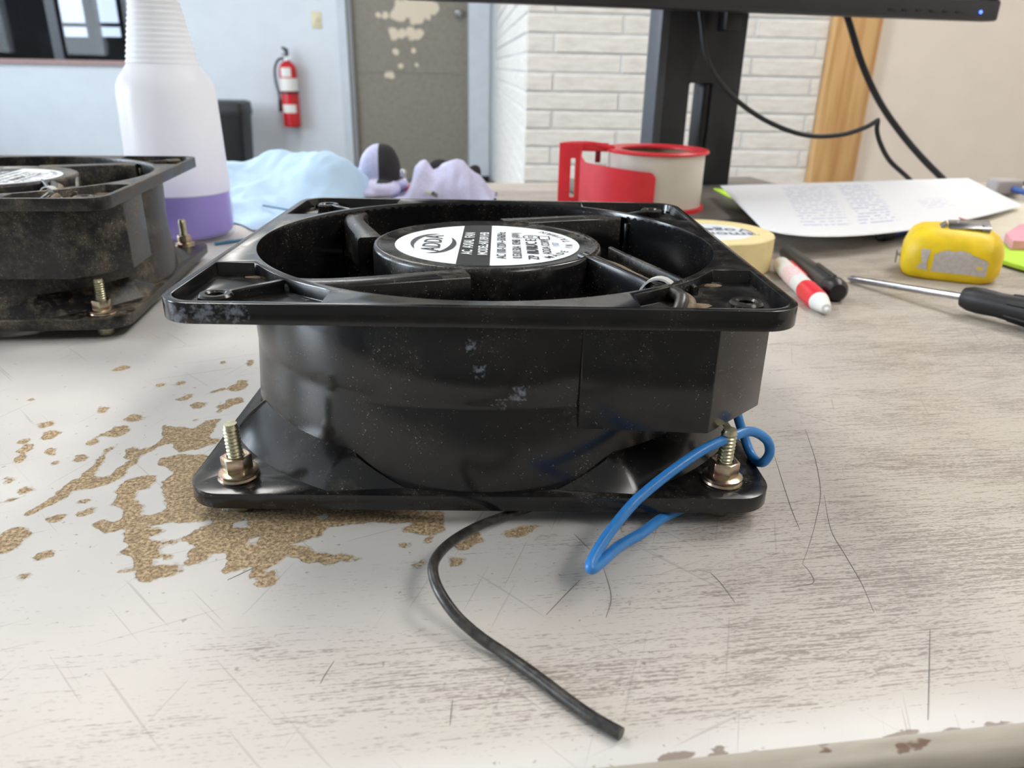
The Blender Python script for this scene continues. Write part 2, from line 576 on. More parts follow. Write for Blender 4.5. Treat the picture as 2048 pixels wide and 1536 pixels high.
link('door_stop', mesh('f', *join([box_vf(DL - 0.035, DL + 0.004, BACK - 0.005, BACK + 0.12, FLOOR, DT), box_vf(DR - 0.004, DR + 0.01, BACK - 0.002, BACK + 0.12, FLOOR, DT)]), smooth=False), frame_d, o)
link('kick_block', box(DR + 0.0, DR + 0.175, BACK - 0.035, BACK + 0.14, FLOOR, FLOOR + 0.045), M['black_plastic'], o)

wf = struct('window_1', mesh('f', *join([box_vf(WL - 0.05, WR + 0.02, BACK - 0.025, BACK + 0.12, WB - 0.035, WB), box_vf(WL - 0.05, WR + 0.02, BACK - 0.02, BACK + 0.12, WT, WT + 0.05)]), smooth=False), plain('brown pink window frame', (170, 140, 136), 0.55), 'interior window looking into a dark room')
link('side_frame', mesh('f', *join([box_vf(WR, WR + 0.02, BACK - 0.02, BACK + 0.12, WB, WT), box_vf(WL - 0.05, WL, BACK - 0.02, BACK + 0.12, WB, WT), box_vf(-3.12, -3.05, BACK + 0.02, BACK + 0.1, WB, WT)]), smooth=False), M['grey_plastic'], wf)
gm, t, b, tc = newmat('window glass')
b.inputs['Base Color'].default_value = (0.01, 0.012, 0.015, 1)
b.inputs['Roughness'].default_value = 0.02
b.inputs['Alpha'].default_value = 0.3
link('pane', box(WL, WR, BACK + 0.05, BACK + 0.056, WB, WT), gm, wf)
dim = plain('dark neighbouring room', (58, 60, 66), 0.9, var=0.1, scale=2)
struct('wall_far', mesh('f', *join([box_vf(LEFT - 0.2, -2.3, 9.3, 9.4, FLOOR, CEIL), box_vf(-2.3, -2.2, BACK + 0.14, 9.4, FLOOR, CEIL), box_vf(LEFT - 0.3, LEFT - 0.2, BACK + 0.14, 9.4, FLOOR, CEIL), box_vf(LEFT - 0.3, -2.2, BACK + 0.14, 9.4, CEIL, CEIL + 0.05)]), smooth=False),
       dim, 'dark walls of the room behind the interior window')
sky_g = glow('daylight in far window', (0.62, 0.76, 1.0), 1.15)
def rp(px, py, d):                     # pixel to the plane at room depth d -> l, z
    v = cF * CF + cR * (px - 1024) + cU * (768 - py)
    ed = room(0, 1); el = room(1, 0)
    P = cC + v * (d / v.dot(ed))
    return P.dot(el), P.z
for i, (pa, pb) in enumerate(((124, 170), (200, 237))):
    la, zb = rp(pa, 73, 9.2); lb, zs = rp(pb, 50, 9.2)
    o = struct('window_%d' % (i + 5), mesh('f', *join([box_vf(la - 0.03, la, 9.22, 9.29, zb - 0.03, 1.4), box_vf(lb, lb + 0.03, 9.22, 9.29, zb - 0.03, 1.4), box_vf(la, lb, 9.22, 9.29, zb - 0.03, zb), box_vf(la, lb, 9.22, 9.29, zs - 0.02, zs + 0.02)]), smooth=False),
               M['grey_plastic'], ['bright far window seen through the interior window, wider one', 'bright far window seen through the interior window, narrower one beside the bottle'][i])
    link('pane', box(la, lb, 9.27, 9.28, zb, 1.4), sky_g, o)
la, zt_ = rp(0, 72, 8.6); lb, _ = rp(100, 72, 8.6)
def cabinet(name, l0, l1, d0, d1, zt, mat, label, cat):
    e = empty(name, room((l0 + l1) / 2, (d0 + d1) / 2, FLOOR), ROOM)
    w, dd, h = (l1 - l0) / 2, (d1 - d0) / 2, zt - FLOOR
    link('body', box(-w, w, -dd + 0.02, dd, 0, h - 0.02, 0.004), mat, e)
    link('top', box(-w - 0.01, w + 0.01, -dd, dd, h - 0.02, h, 0.004), mat, e)
    n = 3
    for i in range(n):
        dr = link('drawer', box(-w + 0.015, w - 0.015, -dd, -dd + 0.02, 0.03 + (h - 0.06) * i / n, (h - 0.06) * (i + 1) / n, 0.003), mat, e)
        link('handle', box(-0.06, 0.06, -dd - 0.02, -dd, 0.03 + (h - 0.06) * (i + 0.6) / n, 0.045 + (h - 0.06) * (i + 0.6) / n, 0.003), M['metal_dark'], dr)
    return tag(e, label, cat)
blackwood = plain('black cabinet', (26, 26, 30), 0.6)
cabinet('file_cabinet', la - 0.1, lb, 8.4, 8.9, zt_ + 0.03, blackwood, 'black low cabinet on the left in the dark room behind the window', 'cabinet')
la, zt_ = rp(128, 76, 8.6); lb, _ = rp(262, 78, 8.6)
cabinet('file_cabinet', la, min(lb, -2.32), 8.4, 8.9, zt_, blackwood, 'black low cabinet below the bright far windows in the dark room', 'cabinet')

# --- things on the back wall
e = empty('light_switch', room(-1.138, BACK - 0.001, 0.428), ROOM)
ivory = plain('ivory plastic', (226, 216, 180), 0.4)
link('plate', box(-0.036, 0.036, -0.006, 0, -0.058, 0.058, 0.003), ivory, e)
link('toggle', box(-0.006, 0.006, -0.018, -0.004, -0.012, 0.012, 0.002), ivory, e)
tag(e, 'ivory light switch plate on the wall above the extinguisher', 'switch')

e = empty('fire_extinguisher', room(-1.365, BACK - 0.09, -0.333), ROOM)
rd = plain('extinguisher red', (205, 28, 38), 0.3, var=0.05, scale=15)
rb = 0.066
link('cylinder', lathe([(0, 0), (0.058, 0), (rb, 0.008), (rb, 0.40), (rb * 0.93, 0.43), (rb * 0.7, 0.455), (0.03, 0.465), (0.022, 0.475), (0, 0.475)], 40), rd, e)
wlab = plain('white extinguisher label', (238, 236, 232), 0.5, var=0.03)
def wrap(r, a0, a1, z0, z1, n=16):
    v = []; f = []
    for i in range(n + 1):
        a = R_(a0 + (a1 - a0) * i / n)
        v += [(r * math.cos(a), r * math.sin(a), z0), (r * math.cos(a), r * math.sin(a), z1)]
    for i in range(n):
        f.append((2 * i, 2 * i + 2, 2 * i + 3, 2 * i + 1))
    return mesh('w', v, f, 60)
link('label_band', wrap(rb + 0.001, 180, 360, 0.262, 0.352), wlab, e)
link('label_patch', wrap(rb + 0.001, 222, 318, 0.105, 0.165), wlab, e)
link('label_shoulder', wrap(rb + 0.001, 232, 300, 0.362, 0.425), wlab, e)
link('strap', lathe([(rb, 0.243), (rb + 0.004, 0.243), (rb + 0.004, 0.258), (rb, 0.258)], 40, True), M['black_plastic'], e)
link('valve', lathe([(0, 0.465), (0.021, 0.465), (0.021, 0.50), (0.015, 0.51), (0, 0.512)], 20), M['steel'], e)
hd = link('handle', mesh('h', *join([box_vf(-0.012, 0.012, -0.10, 0.03, 0.512, 0.522), move_vf(box_vf(-0.012, 0.012, -0.11, 0.03, 0, 0.008), Matrix.Translation((0, 0, 0.535)) @ Matrix.Rotation(R_(-14), 4, 'X')), box_vf(-0.01, 0.01, 0.0, 0.03, 0.50, 0.56)]), smooth=False), M['grey_plastic'], e)
link('gauge', lathe([(0, 0), (0.016, 0), (0.016, 0.01), (0, 0.012)], 20), wlab, e, (0.02, -0.03, 0.49)).rotation_euler = (R_(70), 0, 0)
link('hose', tube(spline([(-0.015, 0, 0.49), (-0.06, -0.01, 0.48), (-0.092, -0.015, 0.42), (-0.094, -0.015, 0.33), (-0.08, -0.012, 0.24), (-0.078, -0.012, 0.16)]), 0.009, 10), M['dark_plastic'], e)
link('nozzle', lathe([(0, 0), (0.016, 0), (0.012, 0.09), (0, 0.095)], 16), M['black_plastic'], e, (-0.078, -0.012, 0.11))
link('bracket', box(-0.02, 0.02, 0.05, 0.085, 0.1, 0.46), M['metal_dark'], e)
tag(e, 'red fire extinguisher with white labels hanging beside the door', 'fire extinguisher')

l0, ztb = rp(398, 200, 6.05); l1, _ = rp(489, 204, 6.05)
e = empty('waste_bin', room((l0 + l1) / 2, 6.1, FLOOR), ROOM)
hb = ztb - FLOOR; wb_ = (l1 - l0) / 2
def taper(w0, w1, z0, z1, r0=0.03):
    a = rsquare(w0, r0, 5); c = rsquare(w1, r0, 5)
    n = len(a)
    v = [(x, y, z0) for x, y in a] + [(x, y, z1) for x, y in c]
    return v, [tuple(range(n - 1, -1, -1)), tuple(range(n, 2 * n))] + [(i, (i + 1) % n, n + (i + 1) % n, n + i) for i in range(n)]
link('body', mesh('b', *taper(wb_ * 0.82, wb_ * 0.95, 0, hb - 0.09)), M['black_plastic'], e)
link('rim', mesh('b', *taper(wb_ * 1.0, wb_ * 1.0, hb - 0.1, hb - 0.07)), M['black_plastic'], e)
link('lid', mesh('b', *join([taper(wb_ * 0.99, wb_ * 0.97, hb - 0.07, hb - 0.012), taper(wb_ * 0.97, wb_ * 0.8, hb - 0.012, hb)])), M['dark_plastic'], e)
tag(e, 'black waste bin with lid against the back wall behind the bottle', 'bin')

# --- ceiling fixtures
for i, (l, d, s) in enumerate(LAMPS):
    e = empty('ceiling_light', room(l, d, CEIL - 0.07), ROOM)
    link('housing', mesh('h', *join([box_vf(-0.32, 0.32, -0.62, 0.62, 0.03, 0.07), box_vf(-0.32, -0.3, -0.62, 0.62, 0, 0.03), box_vf(0.3, 0.32, -0.62, 0.62, 0, 0.03), box_vf(-0.3, 0.3, -0.62, -0.6, 0, 0.03), box_vf(-0.3, 0.3, 0.6, 0.62, 0, 0.03)]), smooth=False), ceil_m, e)
    link('diffuser', box(-0.3, 0.3, -0.6, 0.6, 0.008, 0.014), glow('fluorescent diffuser', (1.0, 0.965, 0.92), s), e)
    tag(e, ['fluorescent ceiling panel over the left of the desk', 'unseen fluorescent ceiling panel over the right of the desk, placed to light the brick wall', 'fluorescent ceiling panel in front of the door',
            'unseen fluorescent ceiling panel behind the viewer, placed to light the frontal walls', 'fluorescent ceiling panel near the left windows'][i], 'lamp', 'ceiling lights')

# ------------------------------------------------------------------ desk
DA = R_(8.4)
D0 = Vector((0.0194, 0.1121, 0))
desk = empty('desk', (D0.x, D0.y, FLOOR), DA)
tag(desk, 'worn grey wood-grain laminate desk with chipped bare patches', 'desk')
DZ = -FLOOR
def to_desk(p):
    x, y = p[0] - D0.x, p[1] - D0.y
    return (x * math.cos(DA) + y * math.sin(DA), -x * math.sin(DA) + y * math.cos(DA))
def rng(a, b, s):
    return list(np.arange(a, b, s))
ca = rng(-0.95, -0.40, 0.05) + rng(-0.40, 0.16, 0.0016) + rng(0.16, 0.4, 0.006) + rng(0.4, 1.051, 0.05)
cb = rng(0.0, 0.30, 0.0016) + rng(0.30, 0.83, 0.02) + [0.832]
A_, B_ = np.meshgrid(np.array(ca), np.array(cb))
na, nb = len(ca), len(cb)
PX = A_.ravel(); PY = B_.ravel()
# traced bare patches (two close-up frames of the photograph, taken down to the desk plane)
def tr(z, fx, fy, s):
    return [to_desk(at(fx + a / s, fy + c / s)) for a, c in z]
S1 = 2.926
polys = [
 [(135,965),(200,930),(300,870),(400,780),(470,745),(560,660),(600,590),(690,548),(650,590),(600,650),(570,690),(560,740),(620,750),(700,690),(750,660),(735,590),(770,570),(810,590),(900,560),(960,520),(945,470),(970,440),(1040,450),(1130,460),(1180,440),(1210,410),(1290,405),(1270,440),(1240,480),(1220,510),(1290,520),(1290,545),(1150,580),(1050,595),(1010,560),(960,550),(900,580),(840,615),(790,660),(740,690),(720,740),(640,780),(520,820),(440,825),(380,870),(250,930),(150,975)],
 [(910,665),(960,630),(1080,610),(1200,615),(1300,640),(1300,940),(1500,900),(2047,900),(2600,950),(2600,1000),(2300,1010),(2100,1010),(1980,1030),(1900,1040),(1870,1090),(1780,1120),(1690,1140),(1830,1150),(1830,1200),(2047,1190),(2120,1215),(2047,1240),(1900,1250),(1790,1240),(1680,1210),(1560,1290),(1480,1270),(1400,1290),(1300,1310),(1280,1290),(1330,1240),(1330,1190),(1240,1200),(1180,1240),(1090,1265),(1110,1180),(1160,1150),(1090,1130),(1000,1130),(900,1150),(910,1180),(1010,1200),(990,1220),(900,1215),(890,1250),(1040,1260),(1070,1290),(960,1330),(860,1355),(790,1330),(810,1290),(680,1300),(700,1290),(780,1270),(765,1200),(700,1195),(750,1150),(725,1100),(720,1050),(620,1070),(540,1025),(590,990),(660,1005),(740,970),(700,930),(660,910),(690,860),(670,830),(720,780),(800,740),(900,735),(910,760),(860,810),(800,830),(790,880),(850,900),(820,960),(900,970),(970,950),(960,880),(950,800),(960,770),(1020,720),(990,690)],
]
holes = [[(860,1030),(1000,1012),(1270,995),(1200,1030),(1100,1075),(1050,1105),(900,1120),(835,1105),(1000,1050),(880,1042)], [(1370,1010),(1440,990),(1450,1030),(1380,1030)], [(1850,980),(1920,950),(1925,985),(1850,990)], [(1480,1100),(1530,1085),(1500,1130),(1440,1135)]]
ells = [(265,440,45,22),(290,495,60,28),(150,580,45,20),(120,630,35,25),(150,530,35,12),(145,825,40,18),(605,350,25,18),(690,475,85,25),(790,395,55,22),(540,535,30,20),(465,632,50,18),(300,595,28,22),(320,655,22,14),(1050,195,25,16),(715,105,50,14),(1085,278,45,12),(1165,325,45,22),(1400,210,60,25),(1350,310,80,20),(1270,240,60,9),(500,955,55,22),(485,885,35,12),(330,985,55,18),(250,1200,60,25),(60,1115,120,55),(0,1150,80,30),(60,880,60,10),(1570,1340,60,45),(1510,1300,40,30),(45,765,30,15),(135,1330,25,12),(1305,75,15,10),(1465,75,15,20),(940,205,25,7),(180,290,16,6),(1280,360,20,8),(1150,405,20,6)]
S2 = 2.2756
ells2 = [(320,265,60,50),(260,370,40,25),(130,270,20,20),(95,380,35,12),(550,235,90,18),(130,205,90,40),(1010,210,20,25),(10,785,18,14),(20,300,30,10)]
def sdf(poly):
    P = np.array(poly)
    lo, hi = P.min(0) - 0.012, P.max(0) + 0.012
    idx = np.where((PX > lo[0]) & (PX < hi[0]) & (PY > lo[1]) & (PY < hi[1]))[0]
    x, y = PX[idx], PY[idx]
    d = np.full(len(idx), 1e9); ins = np.zeros(len(idx), bool)
    n = len(P)
    for i in range(n):
        a, c = P[i], P[(i + 1) % n]
        e_ = c - a
        tt = np.clip(((x - a[0]) * e_[0] + (y - a[1]) * e_[1]) / (e_ @ e_ + 1e-18), 0, 1)
        d = np.minimum(d, np.hypot(x - a[0] - tt * e_[0], y - a[1] - tt * e_[1]))
        cond = ((a[1] > y) != (c[1] > y))
        xi = (c[0] - a[0]) * (y - a[1]) / (c[1] - a[1] + 1e-18) + a[0]
        ins ^= cond & (x < xi)
    return idx, np.where(ins, d, -d)
chip = np.full(len(PX), -0.02)
for p_ in polys:
    i, s = sdf(tr(p_, 0, 700, S1)); chip[i] = np.maximum(chip[i], s)
for es, fx, fy, sc in ((ells, 0, 700, S1), (ells2, 800, 960, S2)):
    for (x, y, rx, ry) in es:
        q = [(x + rx * (1 + 0.25 * math.sin(3 * a + x)) * math.cos(a), y + ry * (1 + 0.25 * math.cos(2 * a + y)) * math.sin(a) - 0.25 * rx * math.cos(a)) for a in [2 * math.pi * k / 14 for k in range(14)]]
        i, s = sdf(tr(q, fx, fy, sc)); chip[i] = np.maximum(chip[i], s)
for p_ in holes:
    i, s = sdf(tr(p_, 0, 700, S1)); chip[i] = np.minimum(chip[i], -s)
wx = D0.x + PX * math.cos(DA) - PY * math.sin(DA)
wy = D0.y + PX * math.sin(DA) + PY * math.cos(DA)
ell = np.sqrt(((wx + 0.16) / 0.285) ** 2 + ((wy - 0.37) / 0.215) ** 2)
prt = np.clip((ell - 0.86) / 0.36, 0, 1) * np.clip(1.0 - (-wx - 0.02) * 2.6, 0.45, 1) * (0.74 + 0.26 * np.clip((wy - 0.19) / 0.10 + np.clip((wx + 0.01) / 0.07, 0, 1), 0, 1))
edge = np.clip((0.011 - PY) / 0.008, 0, 1)
prt = prt * (1 - edge)
faces = []
for j in range(nb - 1):
    for i in range(na - 1):
        k = j * na + i
        faces.append((k, k + 1, k + na + 1, k + na))
nv = len(PX)
V = np.stack([PX, PY, np.full(nv, DZ)], 1)
TH = 0.032
low = [(ca[0], 0, DZ - TH), (ca[-1], 0, DZ - TH), (ca[-1], cb[-1], DZ - TH), (ca[0], cb[-1], DZ - TH)]
me = bpy.data.meshes.new('desk_top')
vv = [tuple(r) for r in V] + low
b0 = nv
faces += [(b0, b0 + 3, b0 + 2, b0 + 1),
          tuple([b0 + 1] + [j * na + na - 1 for j in range(nb)] + [b0 + 2]), tuple([b0 + 3] + [j * na for j in range(nb - 1, -1, -1)] + [b0]),
          tuple([b0 + 2] + [(nb - 1) * na + i for i in range(na - 1, -1, -1)] + [b0 + 3]), tuple([b0] + list(range(na)) + [b0 + 1])]
me.from_pydata(vv, [], faces)
for nm, arr in (('chip', chip), ('print', prt)):
    at_ = me.attributes.new(nm, 'FLOAT', 'POINT')
    at_.data.foreach_set('value', np.concatenate([arr, [0] * 4]).astype(np.float32))
def desk_mat():
    m, t, b, tc = newmat('worn laminate')
    v = tc.outputs['Object']
    ac = t.n('ShaderNodeAttribute', attribute_name='chip')
    ap = t.n('ShaderNodeAttribute', attribute_name='print')
    pr = ap.outputs['Fac']
    # streaky printed grain, what is left of it
    g1 = t.noise(t.mapping(v, (75, 2100, 1)), 1.0, 2, 0.6)
    g2 = t.noise(t.mapping(v, (560, 2900, 1)), 1.0, 2, 0.65)
    g3 = t.noise(t.mapping(v, (12, 60, 1)), 1.0, 1)
    g = t.math('ADD', t.math('ADD', t.math('MULTIPLY', g1, 0.48), t.math('MULTIPLY', g2, 0.42)), t.math('MULTIPLY', g3, 0.20))
    thr = t.math('SUBTRACT', 0.69, t.math('MULTIPLY', pr, 0.165))
    streak = t.sstep(g, thr, t.math('ADD', thr, 0.09))
    pale = t.mix(t.sstep(t.noise(v, 16, 2), 0.35, 0.7), lin((214, 211, 206)), lin((202, 199, 196)))
    pale = t.mix(t.math('MULTIPLY', pr, 0.70), pale, lin((186, 175, 162)))
    c = t.mix(t.math('MULTIPLY', streak, 0.68), pale, lin((118, 102, 94)))
    # fine scratches in two directions
    for ang, sc in ((25, (900, 16, 1)), (-38, (800, 14, 1)), (70, (850, 13, 1))):
        mp = t.n('ShaderNodeMapping')
        mp.inputs['Rotation'].default_value = (0, 0, R_(ang))
        t.l(v, mp.inputs['Vector'])
        sn = t.noise(t.mapping(mp.outputs[0], sc), 1.0, 1)
        c = t.mix(t.math('MULTIPLY', t.sstep(sn, 0.72, 0.76), 0.3), c, lin((126, 120, 114)))
    spk = t.noise(v, 420, 2)
    c = t.mix(t.math('MULTIPLY', t.sstep(spk, 0.705, 0.75), 0.5), c, lin((105, 92, 80)))
    # bare particle board
    n1 = t.noise(v, 170, 3, 0.65)
    dist = t.math('ADD', ac.outputs['Fac'], t.math('MULTIPLY', t.math('SUBTRACT', n1, 0.5), 0.0055))
    chipm = t.sstep(dist, -0.00012, 0.00018)
    f1 = t.noise(v, 900, 3, 0.7)
    f2 = t.noise(v, 300, 1, 0.6)
    brd = t.mix(t.sstep(f1, 0.32, 0.68), lin((124, 100, 74)), lin((214, 190, 150)))
    brd = t.mix(t.math('MULTIPLY', t.sstep(f2, 0.45, 0.7), 0.55), brd, lin((140, 116, 90)))
    rimm = t.math('MULTIPLY', t.math('SUBTRACT', t.sstep(dist, -0.0007, -0.0001), chipm), 0.35)
    c = t.mix(rimm, c, lin((140, 124, 104)))
    c = t.mix(chipm, c, brd)
    sy = t.n('ShaderNodeSeparateXYZ'); t.l(v, sy.inputs[0])
    en = t.noise(t.mapping(v, (130, 320, 1)), 1.0, 3)
    em = t.sstep(t.math('SUBTRACT', en, t.math('MULTIPLY', sy.outputs[1], 62.0)), 0.52, 0.56)
    c = t.mix(t.math('MULTIPLY', em, 0.8), c, lin((120, 98, 84)))
    t.l(c, b.inputs['Base Color'])
    t.l(t.math('ADD', 0.42, t.math('MULTIPLY', chipm, 0.4)), b.inputs['Roughness'])
    b.inputs['Specular IOR Level'].default_value = 0.4
    bp = t.n('ShaderNodeBump')
    bp.inputs['Strength'].default_value = 0.6
    bp.inputs['Distance'].default_value = 0.0006
    h = t.math('ADD', t.math('MULTIPLY', chipm, -1.0), t.math('MULTIPLY', t.math('MULTIPLY', f1, chipm), 0.8))
    t.l(h, bp.inputs['Height'])
    t.l(bp.outputs[0], b.inputs['Normal'])
    return m
link('desk_top', me, desk_mat(), desk)
# front edge: rounded nosing of worn laminate over a darker face
prof = [(0.0, 0.0), (-0.002, -0.0004), (-0.0045, -0.002), (-0.006, -0.0045), (-0.0065, -0.008), (-0.0065, -TH), (0.0, -TH)]
ne = 90
ev_, ef_ = [], []
xs = [ca[0] + (ca[-1] - ca[0]) * i / ne for i in range(ne + 1)]
for x in xs:
    for (y, z) in prof:
        w = 0.0006 * mnoise.noise(Vector((x * 60, y * 300, 1))) if y < 0 else 0
        ev_.append((x, y + w, DZ + z))
for i in range(ne):
    for k in range(len(prof) - 1):
        a = i * len(prof) + k
        ef_.append((a, a + 1, a + 1 + len(prof), a + len(prof)))
def edge_mat():
    m, t, b, tc = newmat('worn edge band')
    v = tc.outputs['Object']
    sp = t.n('ShaderNodeSeparateXYZ'); t.l(v, sp.inputs[0])
    n = t.noise(t.mapping(v, (60, 300, 300)), 1.0, 4)
    g = t.noise(t.mapping(v, (12, 700, 900)), 1.0, 4)
    worn = t.sstep(t.math('ADD', sp.outputs['Z'], t.math('MULTIPLY', t.math('SUBTRACT', n, 0.5), 0.004)), DZ - 0.0062, DZ - 0.0050)
    face = t.mix(t.sstep(g, 0.35, 0.65), lin((104, 98, 94)), lin((74, 68, 66)))
    c = t.mix(worn, face, t.mix(n, lin((190, 182, 168)), lin((150, 142, 130))))
    t.l(t.mix(t.sstep(t.noise(t.mapping(v, (90, 200, 200)), 1.0, 3), 0.62, 0.68), c, lin((112, 86, 70))), b.inputs['Base Color'])
    b.inputs['Roughness'].default_value = 0.4
    return m
link('edge_band', mesh('e', ev_, ef_, 60), edge_mat(), desk)
lam = plain('dark grey laminate panel', (84, 80, 78), 0.5, var=0.1, scale=20)
for x0 in (-0.93, 1.0):
    link('leg_panel', box(x0, x0 + 0.03, 0.03, 0.80, 0, DZ - TH, 0.002), lam, desk)
link('modesty_panel', box(-0.90, 1.0, 0.70, 0.72, 0.25, DZ - TH, 0.002), lam, desk)
# long dark scratches and a gouge
scr = plain('dark scratch', (116, 112, 110), 0.7)
lines = [[(1610, 858), (1618, 880), (1632, 925), (1641, 985), (1632, 1040), (1620, 1085), (1605, 1128)], [(1605, 1128), (1620, 1145), (1627, 1165), (1600, 1172), (1560, 1177)], [(1648, 990), (1662, 1060), (1690, 1110), (1722, 1165), (1748, 1225)],
         [(1205, 1130), (1222, 1192), (1212, 1235)], [(1160, 1160), (1130, 1190), (1092, 1230)], [(1148, 1068), (1180, 1100)], [(1420, 1145), (1440, 1165), (1470, 1205)], [(668, 1322), (650, 1350), (640, 1368)], [(520, 1130), (455, 1160)], [(905, 1400), (900, 1450)], [(1860, 1260), (1856, 1440)], [(1545, 900), (1580, 1010), (1600, 1060)]]
for ln in lines:
    p_ = [to_desk(at(*q)) for q in ln]
    V3 = spline([(a, c, DZ + 0.00002) for a, c in p_], 6)
    link('scratch', tube(V3, [0.00013 * (0.4 + 0.6 * math.sin(math.pi * (i + 0.5) / len(V3))) for i in range(len(V3))], 5), scr, desk)

# ------------------------------------------------------------------ axial fans
GAP = 0.006
HT, FT, BT = 0.0644, 0.0060, 0.0051
HOLE = 0.0765
fan = empty('axial_fan', (-0.01043, 0.28793, GAP), R_(1.12))
tag(fan, 'black square axial fan with blue and black lead wires, centre of the desk', 'fan', 'axial fans')
def corner_pocket(k):
    a, c, r = 0.0873, 0.0440, 0.0866
    q = math.sqrt(r * r - c * c)
    pts = [(-a, -c), (-q - 0.0004, -c)]
    a0, a1 = math.atan2(-c, -q) % (2 * math.pi), math.atan2(-q, -c) % (2 * math.pi)
    for i in range(1, 14):
        t_ = a0 + (a1 - a0) * i / 14
        pts.append((r * math.cos(t_), r * math.sin(t_)))
    pts += [(-c, -q - 0.0004), (-c, -a)]
    rr = 0.0085
    for i in range(7):
        t_ = R_(270 - 90 * i / 6)
        pts.append((-a + rr + rr * math.cos(t_), -a + rr + rr * math.sin(t_)))
    cs, sn = math.cos(k * math.pi / 2), math.sin(k * math.pi / 2)
    return [(x * cs - y * sn, x * sn + y * cs) for x, y in pts]
base = prism(rsquare(0.09, 0.0115, 9), HT - FT, HT)
cuts = [prism(circ(0.0838, 120), HT - FT - 0.01, HT + 0.01)]
cuts += [prism(corner_pocket(k), HT - 0.0042, HT + 0.01) for k in range(4)]
# wire exit slot, front right pocket
cuts.append(prism([(0.046, -0.0835), (0.060, -0.0835), (0.064, -0.079), (0.061, -0.074), (0.053, -0.078), (0.046, -0.0805)], HT - 0.012, HT))
fl = bevel(carve(base, cuts), 0.0007, 2, 50)
link('upper_flange', fl, M['fan'], fan)
bosses = []
for k in range(4):
    cs, sn = math.cos(k * math.pi / 2), math.sin(k * math.pi / 2)
    Mk = Matrix.Rotation(k * math.pi / 2, 4, 'Z')
    vf = []
    bz = lathe_vf([(0.0024, HT - FT), (0.0050, HT - FT), (0.0050, HT - 0.0016), (0.0044, HT - 0.0009), (0.0030, HT - 0.0009), (0.0024, HT - 0.0015)], 28, True)
    vf.append(move_vf(bz, Mk @ Matrix.Translation((-HOLE, -HOLE, 0))))
    if k != 1:
        rib = box_vf(0.004, 0.0225, -0.0010, 0.0010, HT - FT, HT - 0.0008)
        vf.append(move_vf(rib, Mk @ Matrix.Translation((-HOLE, -HOLE, 0)) @ Matrix.Rotation(R_(45), 4, 'Z')))
    rib2 = box_vf(-0.0105, -0.004, -0.0007, 0.0007, HT - FT, HT - 0.0026)
    vf.append(move_vf(rib2, Mk @ Matrix.Translation((-HOLE, -HOLE, 0)) @ Matrix.Rotation(R_(45), 4, 'Z')))
    link('screw_boss', bevel(mesh('boss', *join(vf)), 0.0003, 2, 50), M['fan'], fan)
# lower flange
base = prism(rsquare(0.09, 0.0115, 9), 0, BT)
lf = carve(base, [prism(circ(0.082, 120), -0.01, BT + 0.01)] + [prism(circ(0.0026, 20, sx * HOLE, sy * HOLE), -0.01, 0.03) for sx in (-1, 1) for sy in (-1, 1)])
link('lower_flange', bevel(lf, 0.0007, 2, 50), M['fan'], fan)
# housing: drafted tube, widest at the two flanges
prof = [(0.0838, BT - 0.003), (0.0885, BT - 0.001), (0.0884, BT), (0.0866, 0.031), (0.0863, 0.0325), (0.0866, 0.034), (0.0872, HT - FT + 0.001), (0.0838, HT - 0.001), (0.0832, 0.034)]
link('housing', lathe(prof, 160, True, sharp=50), M['fan'], fan)
# connector box on the front right corner
pts = [(0.026, -0.0765), (0.0290, -0.0826), (0.0675, -0.0852), (0.0893, -0.0640), (0.0893, -0.034), (0.079, -0.030)]
link('connector_box', bevel(mesh('b', *prism_vf(pts, 0.0245, HT - FT)), 0.0005, 2, 30), M['fan'], fan)
# flared corners at the lower flange
def flare():
    V, Fc = [], []
    z1, r1, r2 = 0.0150, 0.0864, 0.0995
    N = 20
    for i in range(N + 1):
        a = R_(225 - 17 + 34 * i / N)
        for j in range(7):
            s = j / 6
            r = r1 + (r2 - r1) * s
            z = z1 + (BT - 0.0002 - z1) * s + 0.0009 * math.sin(math.pi * s)
            V.append((r * math.cos(a), r * math.sin(a), z))
    for i in range(N):
        for j in range(6):
            k = i * 7 + j
            Fc.append((k, k + 1, k + 8, k + 7))
    for sgn, i0 in ((-1, 0), (1, N)):
        # end facet running back to the drum
        row = [i0 * 7 + j for j in range(7)]
        base = len(V)
        cnt = 6
        for j in range(7):
            s = j / 6
            a = R_(225 + sgn * (17 + 13 * s))
            z = z1 + (BT - 0.0002 - z1) * (s ** 0.8)
            V.append((0.0886 * math.cos(a) if s > 0 else V[row[0]][0], 0.0886 * math.sin(a) if s > 0 else V[row[0]][1], z))
        for j in range(6):
            Fc.append((row[j], row[j + 1], base + j + 1, base + j) if sgn > 0 else (row[j + 1], row[j], base + j, base + j + 1))
    return V, Fc
flm = mesh('flare', *flare(), sharp=28)
for k in range(4):
    o = link('corner_flare', flm, M['fan'], fan)
    o.rotation_euler = (0, 0, k * math.pi / 2)
